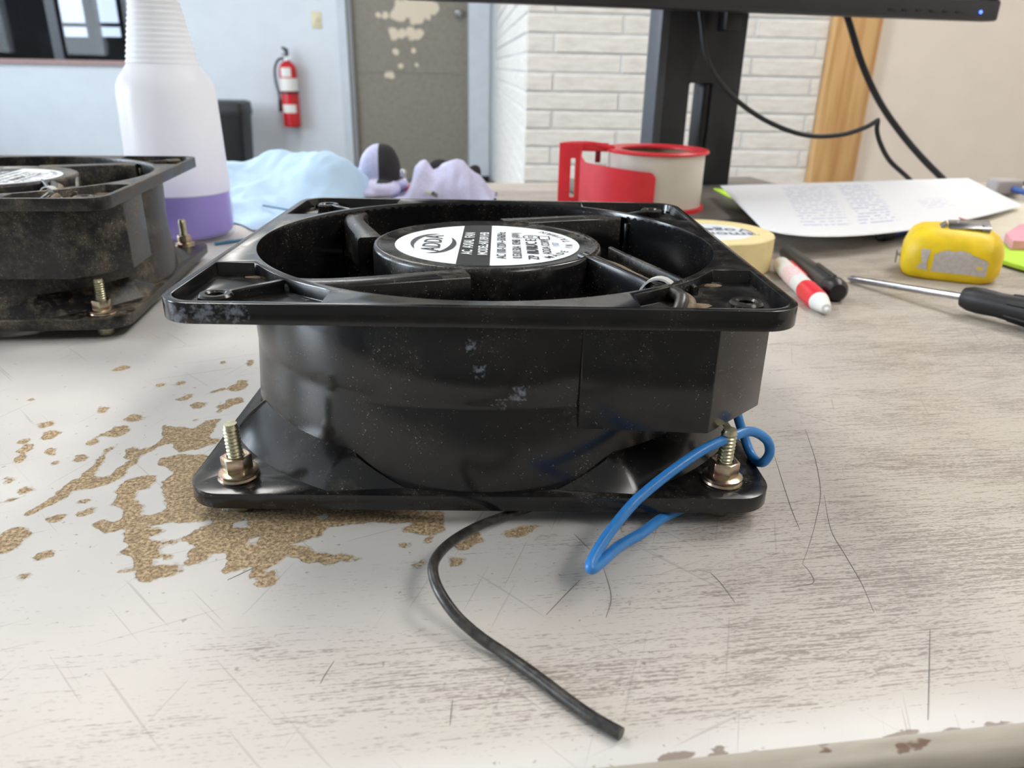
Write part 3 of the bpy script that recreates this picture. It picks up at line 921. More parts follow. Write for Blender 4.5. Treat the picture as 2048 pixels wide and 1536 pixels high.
# motor hub
hub = link('motor_hub', lathe([(0, 0.018), (0.040, 0.018), (0.0425, 0.020), (0.0432, 0.052), (0.0432, HT - 0.0030), (0.0427, HT - 0.0016), (0.0418, HT - 0.0012), (0.0408, HT - 0.0015), (0.0402, HT - 0.0021), (0, HT - 0.0021)], 96, sharp=55), M['hub'], fan)
LZ = HT - 0.0020
lab = link('label', lathe([(0, LZ - 0.0002), (0.0349, LZ - 0.0002), (0.0350, LZ), (0, LZ + 0.00001)], 96), M['label_white'], fan)
def seg(u0, u1, r, z):
    pts = []
    n = 20
    for i in range(n + 1):
        u = u0 + (u1 - u0) * i / n
        pts.append((u, -math.sqrt(r * r - u * u)))
    for i in range(n, -1, -1):
        u = u0 + (u1 - u0) * i / n
        pts.append((u, math.sqrt(r * r - u * u)))
    return mesh('seg', [(x, y, z) for x, y in pts], [tuple(range(len(pts)))], smooth=False)
link('label_band', seg(-0.0102, 0.0013, 0.0350, LZ + 0.00008), M['ink_dark'], lab)
def lettering(s, X, Y, size, mat, bold=0.0, italic=0.0, rot=0.0, sx=1.0):
    """X along the reading direction (away from the viewer), Y towards the left"""
    me = text_me(s, size, bold, italic)
    o = link('lettering', me, mat, lab)
    o.matrix_local = Matrix.Translation((-Y, X, LZ + 0.00016)) @ Matrix.Rotation(R_(90) + rot, 4, 'Z') @ Matrix.Diagonal((sx, 1, 1, 1))
    return o
lettering('ADDA', -0.001, 0.0205, 0.0098, M['ink'], 0.00005, 0.12, sx=1.0)
lettering('AC  AXIAL  FAN', 0.0, 0.0070, 0.0054, M['label_white'], 0.00012, sx=1.0)
lettering('MODEL:AK1891HB', 0.0, 0.0013, 0.0050, M['label_white'], 0.00012, sx=0.98)
lettering('AC 100-120V~50/60Hz', -0.002, -0.0055, 0.0048, M['ink'], 0.00005)
lettering('0.53/0.50A  034B  (AW)', -0.002, -0.0112, 0.0046, M['ink'], 0.00005, sx=0.98)
lettering('ZP', -0.0225, -0.0170, 0.0052, M['ink'], 0.00006)
lettering('RU', -0.0135, -0.0170, 0.0056, M['ink'], 0.00025, 0.2)
lettering('RU', -0.0055, -0.0170, 0.0056, M['ink'], 0.00025, 0.2)
lettering('C E', 0.0035, -0.0170, 0.0062, M['ink'], 0.00005)
lettering('ADDA CORP.', -0.004, -0.0222, 0.0044, M['ink'], 0.00003)
lettering('1107', -0.001, -0.0262, 0.0036, plain('blue date ink', (120, 130, 190), 0.5), 0.0)
s_ = 'MADE IN TAIWAN'
for i, ch in enumerate(s_):
    if ch == ' ': continue
    a = R_(-44 + 88 * i / (len(s_) - 1))
    lettering(ch, 0.0312 * math.sin(a), -0.0312 * math.cos(a), 0.0040, M['ink'], 0.00003, rot=a)
def ring_flat(cx, cy, rx, ry, w, a0, a1, taperw=True, n=26):
    v, f = [], []
    for i in range(n + 1):
        s = i / n
        a = R_(a0 + (a1 - a0) * s)
        ww = w * (math.sin(math.pi * s) if taperw else 1) + 0.00004
        for q in (-0.5, 0.5):
            X = cx + (rx + q * ww) * math.cos(a); Y = cy + (ry + q * ww) * math.sin(a)
            v.append((-Y, X, LZ + 0.00016))
    for i in range(n):
        f.append((2 * i, 2 * i + 1, 2 * i + 3, 2 * i + 2))
    return mesh('r', v, f, smooth=False)
link('logo_swoosh', ring_flat(-0.001, 0.0205, 0.0160, 0.0078, 0.0022, 128, -12), M['ink'], lab)
link('logo_swoosh', ring_flat(-0.001, 0.0205, 0.0165, 0.0078, 0.0024, 168, 308), M['ink'], lab)
link('approval_mark', ring_flat(0.0125, -0.0170, 0.0034, 0.0030, 0.0004, 0, 360, False), M['ink'], lab)
lettering('VDE', 0.0125, -0.0170, 0.0028, M['ink'], 0.00002)
link('approval_mark', mesh('r', [(-y, x, LZ + 0.00016) for x, y in ((0.008, -0.0200), (0.0145, -0.0200), (0.0145, -0.0244), (0.008, -0.0244), (0.0085, -0.0205), (0.0140, -0.0205), (0.0140, -0.0239), (0.0085, -0.0239))],
     [(0, 1, 5, 4), (1, 2, 6, 5), (2, 3, 7, 6), (3, 0, 4, 7)], smooth=False), M['ink'], lab)
# struts sweep from the ring to the hub
def strut_vf(ctrl, w, zt, zb, cr=0.0012, taper=0.0):
    P = [Vector((x, y, 0)) for x, y in ctrl]
    pts = []
    n = 22
    for i in range(n + 1):
        s = i / n
        pts.append(P[0] * (1 - s) ** 3 + P[1] * 3 * s * (1 - s) ** 2 + P[2] * 3 * s * s * (1 - s) + P[3] * s ** 3)
    V, Fc = [], []
    for i, p in enumerate(pts):
        T = (pts[min(i + 1, n)] - pts[max(i - 1, 0)]).normalized()
        Nn = Vector((-T.y, T.x, 0))
        ww = w * (1 + taper * i / n) / 2
        sec = [(-ww, zb), (-ww, zt - cr), (-ww + cr * 0.4, zt - cr * 0.35), (-ww + cr, zt), (ww - cr, zt), (ww - cr * 0.4, zt - cr * 0.35), (ww, zt - cr), (ww, zb)]
        V += [p + Nn * a + Vector((0, 0, z)) for a, z in sec]
    m = 8
    for i in range(n):
        for k in range(m):
            Fc.append((i * m + k, i * m + (k + 1) % m, (i + 1) * m + (k + 1) % m, (i + 1) * m + k))
    Fc += [tuple(range(m)), tuple(range(n * m, n * m + m))]
    return V, Fc
CT = [(-0.0598, -0.0590), (-0.0465, -0.0625), (-0.030, -0.0530), (-0.006, -0.0455)]
stm = mesh('strut', *strut_vf(CT, 0.0080, HT - 0.0016, HT - 0.0150, taper=0.25), sharp=45)
for k in (0, 2, 3):
    o = link('strut', stm, M['hub'], fan)
    o.rotation_euler = (0, 0, k * math.pi / 2)
CT2 = [(y * -1, x) for x, y in CT]
CT2 = [(0.0600, -0.0620), (0.0565, -0.046), (0.0485, -0.030), (0.0420, -0.008)]
o = link('cable_channel', mesh('c', *join([strut_vf(CT2, 0.0125, HT - 0.0062, HT - 0.0160, taper=0.2), strut_vf([(x - 0.0062, y - 0.0026) for x, y in CT2[:3]] + [(0.0335, -0.018)], 0.0017, HT - 0.0010, HT - 0.0150, 0.0005), strut_vf([(x + 0.0060, y + 0.0024) for x, y in CT2[:3]] + [(0.0465, -0.004)], 0.0017, HT - 0.0016, HT - 0.0150, 0.0005)]), sharp=45), M['hub'], fan)
link('motor_lead', tube(spline([(0.036, -0.014, HT - 0.0035), (0.042, -0.024, HT - 0.0040), (0.0475, -0.040, HT - 0.0040), (0.0530, -0.055, HT - 0.0032), (0.0575, -0.066, HT - 0.002), (0.0585, -0.073, HT - 0.0022), (0.0560, -0.0785, HT - 0.006), (0.056, -0.079, HT - 0.015)]), 0.0021, 10), M['black_wire'], fan)
link('motor_lead', tube(spline([(0.038, -0.015, HT - 0.0045), (0.0455, -0.026, HT - 0.0045), (0.0505, -0.040, HT - 0.0045), (0.0555, -0.055, HT - 0.0040), (0.0600, -0.067, HT - 0.003), (0.0610, -0.0735, HT - 0.0034), (0.0588, -0.0795, HT - 0.007), (0.058, -0.080, HT - 0.015)]), 0.0019, 10), M['brown_wire'], fan)
tie = []
for i in range(13):
    a = math.pi * i / 12
    tie.append(Vector((0.0545 - 0.0060 * math.cos(a) * 0.9, -0.0600 - 0.0060 * math.cos(a) * -0.45, HT - 0.0065 + 0.0072 * math.sin(a))))
V_, F_ = [], []
dr = Vector((0.45, 0.9, 0)).normalized() * 0.0016
for p in tie:
    q = (p - Vector((0.0545, -0.06, HT - 0.0065))).normalized() * 0.0007
    V_ += [p - dr, p + dr, p + dr + q, p - dr + q]
for i in range(12):
    for k in range(4):
        F_.append((i * 4 + k, i * 4 + (k + 1) % 4, i * 4 + 4 + (k + 1) % 4, i * 4 + 4 + k))
link('cable_tie', mesh('tie', V_, F_, 40), M['nylon'], fan)
for a in (141, 219, 42, 318):
    o = link('inner_rib', box(0.0822, 0.0840, -0.0008, 0.0008, 0.022, HT - 0.004, 0.0003), M['fan_pocket'], fan)
    o.rotation_euler = (0, 0, R_(a))
# lint packed round the wire exit and in the pockets
for (x, y, r, s) in ((0.0535, -0.0808, 0.0030, 1.6), (0.0635, -0.0720, 0.0026, 1.8), (0.0595, -0.0795, 0.0022, 1.2), (0.0735, -0.0485, 0.0018, 2.0), (-0.0745, -0.0465, 0.0015, 2.2), (-0.0455, -0.0765, 0.0013, 1.5), (-0.079, 0.0835, 0.0022, 2.0)):
    vs, fs = lathe_vf([(0, -0.2), (0.7, -0.1), (1, 0.2), (0.6, 0.5), (0, 0.6)], 10)
    vs = [(x + v[0] * r * s * (1 + 0.5 * mnoise.noise(Vector((v[0] * 3 + x * 900, v[1] * 3, 0)))), y + v[1] * r * (1 + 0.5 * mnoise.noise(Vector((v[0] * 3, v[1] * 3 + y * 900, 5)))), HT - 0.0043 + v[2] * r * 0.5) for v in vs]
    link('lint', mesh('lint', vs, fs, 60), M['grit'], fan)
# impeller
imp = link('impeller', lathe([(0, 0.012), (0.043, 0.012), (0.0452, 0.015), (0.0452, 0.047), (0.0435, 0.048), (0, 0.048)], 64), M['fan_pocket'], fan)
for k in range(5):
    V_, F_ = [], []
    nr, na_ = 8, 10
    for i in range(nr + 1):
        r = 0.0445 + (0.0795 - 0.0445) * i / nr
        for j in range(na_ + 1):
            s = j / na_
            a = R_(72 * k + 62 * s + 10 * i / nr)
            V_.append((r * math.cos(a), r * math.sin(a), 0.016 + 0.030 * s + 0.004 * math.sin(math.pi * s)))
    for i in range(nr):
        for j in range(na_):
            q = i * (na_ + 1) + j
            F_.append((q, q + 1, q + na_ + 2, q + na_ + 1))
    bl = mesh('blade', V_, F_, 60)
    def sol(o):
        m = o.modifiers.new('s', 'SOLIDIFY'); m.thickness = 0.0018
    link('blade', shade(ev(bl, sol), 50), M['fan_pocket'], imp)
# bolts that carry the fan: heads below, nuts above the lower flange
def thread_vf(r, z0, z1, pitch=0.0012):
    prof = [(0, z0), (r * 0.86, z0)]
    n = int((z1 - z0 - 0.001) / pitch)
    for i in range(n):
        z = z0 + i * pitch
        prof += [(r * 0.78, z + 0.05 * pitch), (r, z + 0.45 * pitch), (r, z + 0.6 * pitch)]
    prof += [(r * 0.88, z1 - 0.0009), (r * 0.8, z1), (0, z1)]
    return lathe_vf(prof, 20)
def hexp(r, z0, z1):
    return bevel(prism([(r * math.cos(R_(60 * i + 12)), r * math.sin(R_(60 * i + 12))) for i in range(6)], z0, z1), 0.0004, 2, 40)
bolt_me = mesh('bolt', *join([thread_vf(0.0025, -0.003, 0.0232), lathe_vf([(0, -GAP), (0.0036, -GAP), (0.0039, -GAP + 0.0008), (0.0039, -0.0004), (0.0025, -0.0003), (0, -0.0003)], 20)]), sharp=25)
nut_me = carve(hexp(0.0048, 0.0078, 0.0125), [prism(circ(0.0026, 20), 0, 0.02)])
nut_me = bevel(nut_me, 0.0003, 2, 50)
was_me = lathe([(0.0026, BT), (0.0062, BT), (0.0064, BT + 0.0004), (0.0062, BT + 0.0011), (0.0058, BT + 0.0013), (0.0062, BT + 0.0016), (0.0062, BT + 0.0022), (0.0050, BT + 0.0028), (0.0026, BT + 0.0029)], 36, True, 30)
for i, (sx, sy) in enumerate(((-1, -1), (1, -1), (1, 1), (-1, 1))):
    bo = link('bolt', bolt_me, M['zinc2'], fan, (sx * HOLE * 0.99, sy * 0.079, 0))
    bo.rotation_euler = (0, R_((-2, 1.5, 0, 1)[i]), R_(25 * i))
    link('nut', nut_me, M['zinc'], bo)
    link('washer', was_me, M['zinc'], bo)

fan2 = copy_tree(fan)
fan2.location = (-0.2945, 0.4365, GAP)
fan2.rotation_euler = (0, 0, R_(7.8))
tag(fan2, 'dusty black square axial fan at the left edge, in front of the bottle', 'fan', 'axial fans')
swap = {M['fan'].name: M['fan_dusty'], M['hub'].name: M['fan_dusty'], M['fan_pocket'].name: M['fan_dusty']}
def redust(o):
    for ch in o.children:
        for s in ch.material_slots:
            if s.material and s.material.name in swap:
                nm = s.material.name
                s.link = 'OBJECT'
                s.material = swap[nm]
        redust(ch)
redust(fan2)

# leads of the near fan (given in world space, parented to the fan)
bpy.context.view_layer.update()
def lead(name, pts, r, mat):
    W = spline([at(*q) for q in pts], 8)
    Mi = fan.matrix_world.inverted()
    return link(name, tube([Mi @ p for p in W], r, 14), mat, fan)
lead('blue_lead', [(1472, 815, 0.026), (1477, 838, 0.0235), (1488, 872, 0.0175), (1500, 905, 0.0130), (1513, 922, 0.0125), (1527, 924, 0.0140), (1539, 906, 0.0175), (1536, 884, 0.0215), (1518, 868, 0.0245), (1495, 863, 0.0262), (1463, 874, 0.0262), (1411, 897, 0.0245), (1347, 940, 0.0205), (1282, 992, 0.0165), (1248, 1028, 0.0138), (1217, 1068, 0.0115), (1194, 1103, 0.0102), (1182, 1127, 0.0095), (1184, 1137, 0.0088), (1204, 1123, 0.0078), (1239, 1092, 0.0062), (1283, 1067, 0.0048), (1320, 1039, 0.0036), (1352, 1023, 0.0030), (1400, 1000, 0.0030)], 0.00158, M['blue_wire'])
lead('black_lead', [(1060, 1015, 0.0030), (1010, 1032, 0.0034), (955, 1053, 0.0060), (905, 1082, 0.0085), (874, 1113, 0.0098), (866, 1143, 0.0096), (879, 1183, 0.0080), (914, 1233, 0.0052), (960, 1274, 0.0030), (1010, 1308, 0.0020), (1075, 1354, 0.0017), (1130, 1396, 0.0015), (1185, 1435, 0.0015), (1243, 1468, 0.0015)], 0.00142, M['black_wire'])

# ------------------------------------------------------------------ spray bottle
e = empty('spray_bottle', (-0.2625, 0.606, 0))
m, t, b, tc = newmat('translucent white bottle')
tr_ = t.n('ShaderNodeBsdfTransparent'); tl = t.n('ShaderNodeBsdfTranslucent')
tl.inputs[0].default_value = (0.95, 0.95, 0.96, 1)
b.inputs['Base Color'].default_value = (0.93, 0.93, 0.93, 1)
b.inputs['Roughness'].default_value = 0.35
mx1 = t.n('ShaderNodeMixShader'); mx1.inputs[0].default_value = 0.45
t.l(b.outputs[0], mx1.inputs[1]); t.l(tl.outputs[0], mx1.inputs[2])
mx2 = t.n('ShaderNodeMixShader'); mx2.inputs[0].default_value = 0.16
sp_ = t.n('ShaderNodeSeparateXYZ'); t.l(tc.outputs['Object'], sp_.inputs[0])
t.l(t.math('ADD', 0.08, t.math('MULTIPLY', t.math('SUBTRACT', 1.0, t.sstep(sp_.outputs[2], 0.0355, 0.0375)), 0.72)), mx2.inputs[0])   # the wetted wall is clearer
t.l(mx1.outputs[0], mx2.inputs[1]); t.l(tr_.outputs[0], mx2.inputs[2])
t.l(mx2.outputs[0], m.node_tree.nodes['Material Output'].inputs[0])
prof = [(0, 0.002), (0.030, 0.002), (0.033, 0), (0.0355, 0.002), (0.0368, 0.006), (0.0366, 0.040), (0.0348, 0.106), (0.0338, 0.1135), (0.0312, 0.119), (0.0276, 0.1235), (0.0253, 0.127)]
z = 0.127
rr = 0.0268
while z < 0.168:
    k = (z - 0.127) / 0.041
    r = 0.0246 - 0.0076 * k
    prof += [(r, z + 0.0006), (r + 0.0007, z + 0.0017), (r, z + 0.0030)]
    z += 0.0036
prof += [(0.0150, 0.172), (0.0150, 0.182), (0.0135, 0.182)]
link('bottle_body', lathe(prof, 64, sharp=70), m, e)
lm_ = plain('purple cleaner', (148, 128, 226), 0.25, var=0.02)
link('liquid', lathe([(0, 0.003), (0.031, 0.003), (0.0348, 0.006), (0.0357, 0.010), (0.0355, 0.0365), (0, 0.0365)], 64), lm_, e)
link('collar', lathe([(0.0152, 0.174), (0.0165, 0.174), (0.0165, 0.192), (0.0150, 0.196), (0, 0.196)], 40), M['white_plastic'], e)
link('spray_head', bevel(prism([(-0.02, 0), (0.012, 0), (0.05, 0.004), (0.055, 0.022), (0.03, 0.034), (-0.016, 0.036), (-0.028, 0.02)], -0.009, 0.009), 0.003, 3), M['white_plastic'], e, (0, 0, 0.194)).rotation_euler = (R_(90), 0, R_(180))
link('trigger', tube(spline([(-0.03, 0, 0.212), (-0.036, 0, 0.205), (-0.036, 0, 0.195), (-0.044, 0, 0.187)]), 0.004, 10), M['white_plastic'], e)
tag(e, 'translucent white spray bottle one quarter full of purple liquid', 'bottle')

# ------------------------------------------------------------------ blue cloth
cl_m = plain('pale blue wipe', (186, 214, 240), 0.85, var=0.03, scale=40, spec=0.2, bump=0.2)
nx, ny = 60, 50
V_, F_ = [], []
for j in range(ny + 1):
    for i in range(nx + 1):
        s, q = i / nx, j / ny
        x = -0.342 + 0.178 * s + 0.02 * (q - 0.5) + 0.008 * mnoise.noise(Vector((q * 4, 0, 3)))
        ks = min(1, max(0, (s - 0.6) / 0.2)); y0 = 0.660 - 0.035 * ks * ks * (3 - 2 * ks)
        y = y0 + (0.85 - y0) * q + 0.05 * max(0, s - 0.75) * 4 * (1 - q) * 0.9 + 0.008 * mnoise.noise(Vector((s * 4, 1, 7)))
        ridge = math.exp(-((q - 0.86 + 0.1 * s) / 0.22) ** 2) * 0.024
        h = 0.004 + ridge + 0.012 * q + 0.012 * mnoise.noise(Vector((s * 4.5, q * 4, 2.2))) * (0.3 + q) + 0.005 * abs(mnoise.noise(Vector((s * 11, q * 9, 5))))
        edge_ = min(1, min(s, 1 - s, q * 0.8, 1 - q) * 9)
        V_.append((x, y, max(0.0012, h * edge_ ** 0.6 + 0.0012)))
for j in range(ny):
    for i in range(nx):
        k = j * (nx + 1) + i
        F_.append((k, k + 1, k + nx + 2, k + nx + 1))
me = mesh('cloth', V_, F_, 80)
def sol1(o):
    m = o.modifiers.new('s', 'SOLIDIFY'); m.thickness = 0.0007; m.offset = 1
tag(link('shop_wipe', shade(ev(me, sol1), 80), cl_m), 'crumpled pale blue cloth wipe behind the fans', 'cloth')
teal = plain('teal plastic', (40, 110, 150), 0.4)
p0, p1 = at(526, 411, 0.012), at(600, 424, 0.010)
o = link('teal_stick', tube([p0, (p0 + p1) / 2, p1, p1 + (p1 - p0) * 0.6], 0.0009, 8), teal)
tag(o, 'thin teal plastic stick lying on the blue cloth', 'stick')
p0, p1 = at(430, 488, 0.0015), at(520, 476, 0.0015)
o = link('teal_wire', tube(spline([p0, at(470, 482, 0.0015), p1, at(580, 474, 0.0015)]), 0.0012, 8), teal)
tag(o, 'thin teal wire along the front edge of the blue cloth', 'wire')

# ------------------------------------------------------------------ gloves
def glove_mat(nm, c, bumps):
    return plain(nm, c, 0.8, var=0.07, scale=500, spec=0.2, bump=bumps)
lav = glove_mat('lavender knit', (208, 207, 238), 0.3)
coat = glove_mat('dark grey palm coating', (62, 60, 62), 0.15)
def paint(me, mats, pred):
    for m in mats: me.materials.append(m)
    for p in me.polygons:
        c = p.center
        p.material_index = 1 if pred(c, p.normal) else 0
    return me
# left glove: one finger pair stands upright, the cuff lies in front
g = blob([((-0.148, 0.850, 0.026), (0.0225, 0.012, 0.0265), (0, 6, 0)), ((-0.145, 0.850, 0.036), (0.0165, 0.010, 0.0165), (0, 8, 0)), ((-0.160, 0.852, 0.016), (0.015, 0.013, 0.020), (0, 15, 0)),
          ((-0.148, 0.835, 0.006), (0.024, 0.022, 0.0105), (0, 0, 0)), ((-0.160, 0.826, 0.004), (0.018, 0.02, 0.006), (0, 0, 0)), ((-0.140, 0.865, 0.008), (0.02, 0.02, 0.010), (0, 0, 0))], 0.0016, 6)
paint(g, [lav, coat], lambda c, n: c.z > 0.014 and c.x > -0.1475 + 0.12 * (c.z - 0.025) * 0 and c.y < 0.868)
o = tag(link('work_glove', g), 'lavender work glove with one dark grey coated finger standing up', 'glove')
outl_px = [(800, 399), (815, 384), (826, 356), (831, 332), (840, 322), (850, 319), (857, 326), (866, 339), (874, 337), (884, 328), (900, 321), (914, 318), (926, 321), (936, 333), (952, 347), (970, 363), (981, 380), (987, 398)]
prof_g = [aty(px_, py_, 0.85) for px_, py_ in outl_px]
gx = [p.x for p in prof_g]; gz = [max(0.0, p.z) for p in prof_g]
V_, F_ = [], []
nx, ny = 70, 40
for j in range(ny + 1):
    q = j / ny * 2 - 1
    for i in range(nx + 1):
        x = gx[0] - 0.004 + (gx[-1] - gx[0] + 0.008) * i / nx
        H = float(np.interp(x, gx, gz, 0, 0))
        front = 0.040 + 0.006 * mnoise.noise(Vector((x * 60, 0, 1)))
        back_ = 0.022
        fall = max(0.0, 1 - abs(q) ** 1.7) ** 0.75 if q < 0 else max(0.0, 1 - q * q) ** 0.6
        y = 0.85 + (q * front if q < 0 else q * back_) + 0.003 * mnoise.noise(Vector((x * 90, q * 2, 4)))
        wr = 0.0030 * mnoise.noise(Vector((x * 110, q * 3.0, 2))) * min(1, H * 80) * (1 - max(0, 1 - abs(q) * 3))
        V_.append((x, y, max(0.0, H * fall + wr)))
for j in range(ny):
    for i in range(nx):
        k = j * (nx + 1) + i
        F_.append((k, k + 1, k + nx + 2, k + nx + 1))
nb_ = len(V_)
per = [i for i in range(nx + 1)] + [j * (nx + 1) + nx for j in range(1, ny + 1)] + [ny * (nx + 1) + i for i in range(nx - 1, -1, -1)] + [j * (nx + 1) for j in range(ny - 1, 0, -1)]
F_.append(tuple(reversed(per)))
g2 = mesh('glove', V_, F_, 80)
me2 = paint(g2, [lav, coat], lambda c, n: False)
g2o = tag(link('work_glove', me2), 'crumpled lavender work glove with two knuckle peaks in front of the door', 'glove')
cp = blob([((-0.0850, 0.866, 0.024), (0.013, 0.008, 0.0120), (0, 0, 0)), ((-0.0480, 0.862, 0.019), (0.0085, 0.008, 0.0125), (0, 25, 0)), ((-0.07, 0.866, 0.012), (0.03, 0.008, 0.012), (0, 0, 0))], 0.0014, 4)
link('coated_palm', cp, coat, g2o)
link('cuff_tag', bevel(mesh('t', *box_vf(-0.006, 0.006, -0.0006, 0.0006, -0.0022, 0.0022)), 0.0004), M['nylon'], g2o, (-0.090, 0.8085, 0.0075)).rotation_euler = (R_(-35), R_(18), 0)
link('cuff_tag', bevel(mesh('t', *box_vf(-0.0035, 0.0035, -0.0008, 0.0008, -0.002, 0.002)), 0.0004), M['metal_dark'], g2o, (-0.0845, 0.8065, 0.0065)).rotation_euler = (R_(-35), R_(30), 0)
e = empty('nut_driver_bit', (-0.127, 0.878, 0))
link('base', lathe([(0, 0), (0.0075, 0), (0.0075, 0.005), (0.005, 0.0075), (0, 0.0075)], 20), M['red'], e)
link('shank', lathe([(0, 0.0075), (0.0042, 0.0075), (0.0042, 0.013), (0.0025, 0.014), (0.0025, 0.0165), (0, 0.0165)], 20), M['steel'], e)
link('ball_tip', lathe([(0, 0.016), (0.003, 0.0165), (0.0042, 0.019), (0.003, 0.022), (0, 0.0228)], 20), M['steel'], e)
tag(e, 'small red and chrome tool bit standing between the two gloves', 'tool')

# ------------------------------------------------------------------ monitor on its stand
MY = R_(13)
e = empty('monitor', (0.193, 0.905, 0), MY)
stand = []
cw = 0.0495
col_me = carve(mesh('c', *box_vf(-cw, cw, -0.017, 0.017, 0.004, 0.33)), [mesh('c', *box_vf(-0.0105, 0.0165, -0.05, 0.05, 0.034, 0.118))])
link('stand_column', bevel(col_me, 0.0015, 2, 50), M['dark_plastic'], e)
link('column_edge', box(-cw - 0.0006, -cw + 0.009, -0.0185, 0.016, 0.006, 0.33, 0.0012), M['grey_plastic'], e)
link('slot_liner', box(0.0100, 0.0172, -0.013, 0.0175, 0.034, 0.118, 0.0005), M['black_plastic'], e)
link('stand_base', box(-0.135, 0.115, -0.215, 0.05, 0, 0.010, 0.004), plain('dusty grey stand base', (104, 98, 92), 0.4), e)
# display panel in front of the column
px0, px1, zb, pyf = -0.32, 0.300, 0.1845, -0.085
def scr_mat():
    m, t, b, tc = newmat('dark screen')
    b.inputs['Base Color'].default_value = (0.012, 0.012, 0.014, 1)
    b.inputs['Roughness'].default_value = 0.25
    return m
link('bezel', bevel(mesh('b', *join([box_vf(px0, px1, pyf, pyf + 0.022, zb, zb + 0.020), box_vf(px0, px1, pyf, pyf + 0.022, zb + 0.36, zb + 0.375), box_vf(px0, px0 + 0.013, pyf, pyf + 0.022, zb + 0.02, zb + 0.36), box_vf(px1 - 0.013, px1, pyf, pyf + 0.022, zb + 0.02, zb + 0.36)])), 0.003, 3), M['dark_plastic'], e)
link('screen', box(px0 + 0.012, px1 - 0.012, pyf + 0.004, pyf + 0.02, zb + 0.018, zb + 0.362), scr_mat(), e)
link('rear_shell', box(px0 + 0.02, px1 - 0.02, pyf + 0.02, pyf + 0.045, zb + 0.005, zb + 0.37, 0.01), M['dark_plastic'], e)
link('mount', box(-0.06, 0.06, pyf + 0.04, -0.015, 0.26, 0.35, 0.003), M['dark_plastic'], e)
link('power_light', lathe([(0, 0), (0.0016, 0), (0.0016, 0.0006), (0, 0.0008)], 12), glow('blue power light', (0.05, 0.12, 1.0), 3.0), e, (px1 - 0.024, pyf, zb + 0.008)).rotation_euler = (R_(90), 0, 0)
for i in range(6):
    link('button', box(-0.004, 0.004, -0.0008, 0.001, -0.0012, 0.0012, 0.0004), M['black_plastic'], e, (px1 - 0.05 - 0.016 * i, pyf, zb + 0.007))
link('plug', box(0.004, 0.022, -0.055, -0.035, zb - 0.016, zb + 0.02, 0.002), M['black_plastic'], e)
tag(e, 'black computer monitor on a slotted stand column, bottom edge visible', 'monitor')
cab = spline([aty(1398, 8, 0.868), aty(1402, 40, 0.866), aty(1412, 110, 0.864), aty(1440, 165, 0.864), aty(1490, 214, 0.866), aty(1550, 250, 0.87), aty(1615, 271, 0.875), aty(1680, 270, 0.88), aty(1730, 255, 0.885), aty(1756, 240, 0.89)], 8)
cab2 = spline([aty(1756, 240, 0.89), aty(1754, 262, 0.892), aty(1762, 290, 0.895), aty(1780, 322, 0.90), aty(1812, 352, 0.90), at(1840, 378, 0.008), at(1870, 392, 0.004)], 8)
o = link('video_cable', tube(cab + cab2[1:], 0.0026, 10), M['cable'])
tag(o, 'thin black cable hanging in a loop from the monitor and kinked', 'cable')
cab = spline([aty(1683, 0, 0.945), aty(1700, 50, 0.945), aty(1725, 130, 0.945), aty(1760, 205, 0.945), aty(1805, 270, 0.94), aty(1850, 322, 0.93), aty(1890, 362, 0.92), at(1915, 388, 0.006)], 8)
o = link('power_cable', tube(cab, 0.0037, 10), M['cable'])
tag(o, 'thick black cable running straight down to the right of the monitor', 'cable')

# ------------------------------------------------------------------ tape dispenser
e = empty('tape_dispenser', (0.1300, 0.735, 0.0102), R_(-2))
tapew = plain('clear packing tape roll', (222, 216, 204), 0.3, var=0.03, scale=30)
rw = 0.0445
link('tape_roll', lathe([(0.038, 0.0035), (rw, 0.0035), (rw, 0.050), (0.038, 0.050)], 72, True), tapew, e)
link('core', lathe([(0.0365, 0.0038), (0.0381, 0.0038), (0.0381, 0.0505), (0.0365, 0.0505)], 60, True), plain('cardboard core', (170, 150, 124), 0.8), e)
link('top_rim', lathe([(0.033, 0.0505), (rw + 0.003, 0.0505), (rw + 0.0035, 0.052), (rw + 0.002, 0.0535), (0.033, 0.0525)], 72, True), M['red'], e)
link('bottom_rim', lathe([(0.033, 0.0), (rw + 0.003, 0.0), (rw + 0.003, 0.003), (0.033, 0.003)], 72, True), M['red'], e)
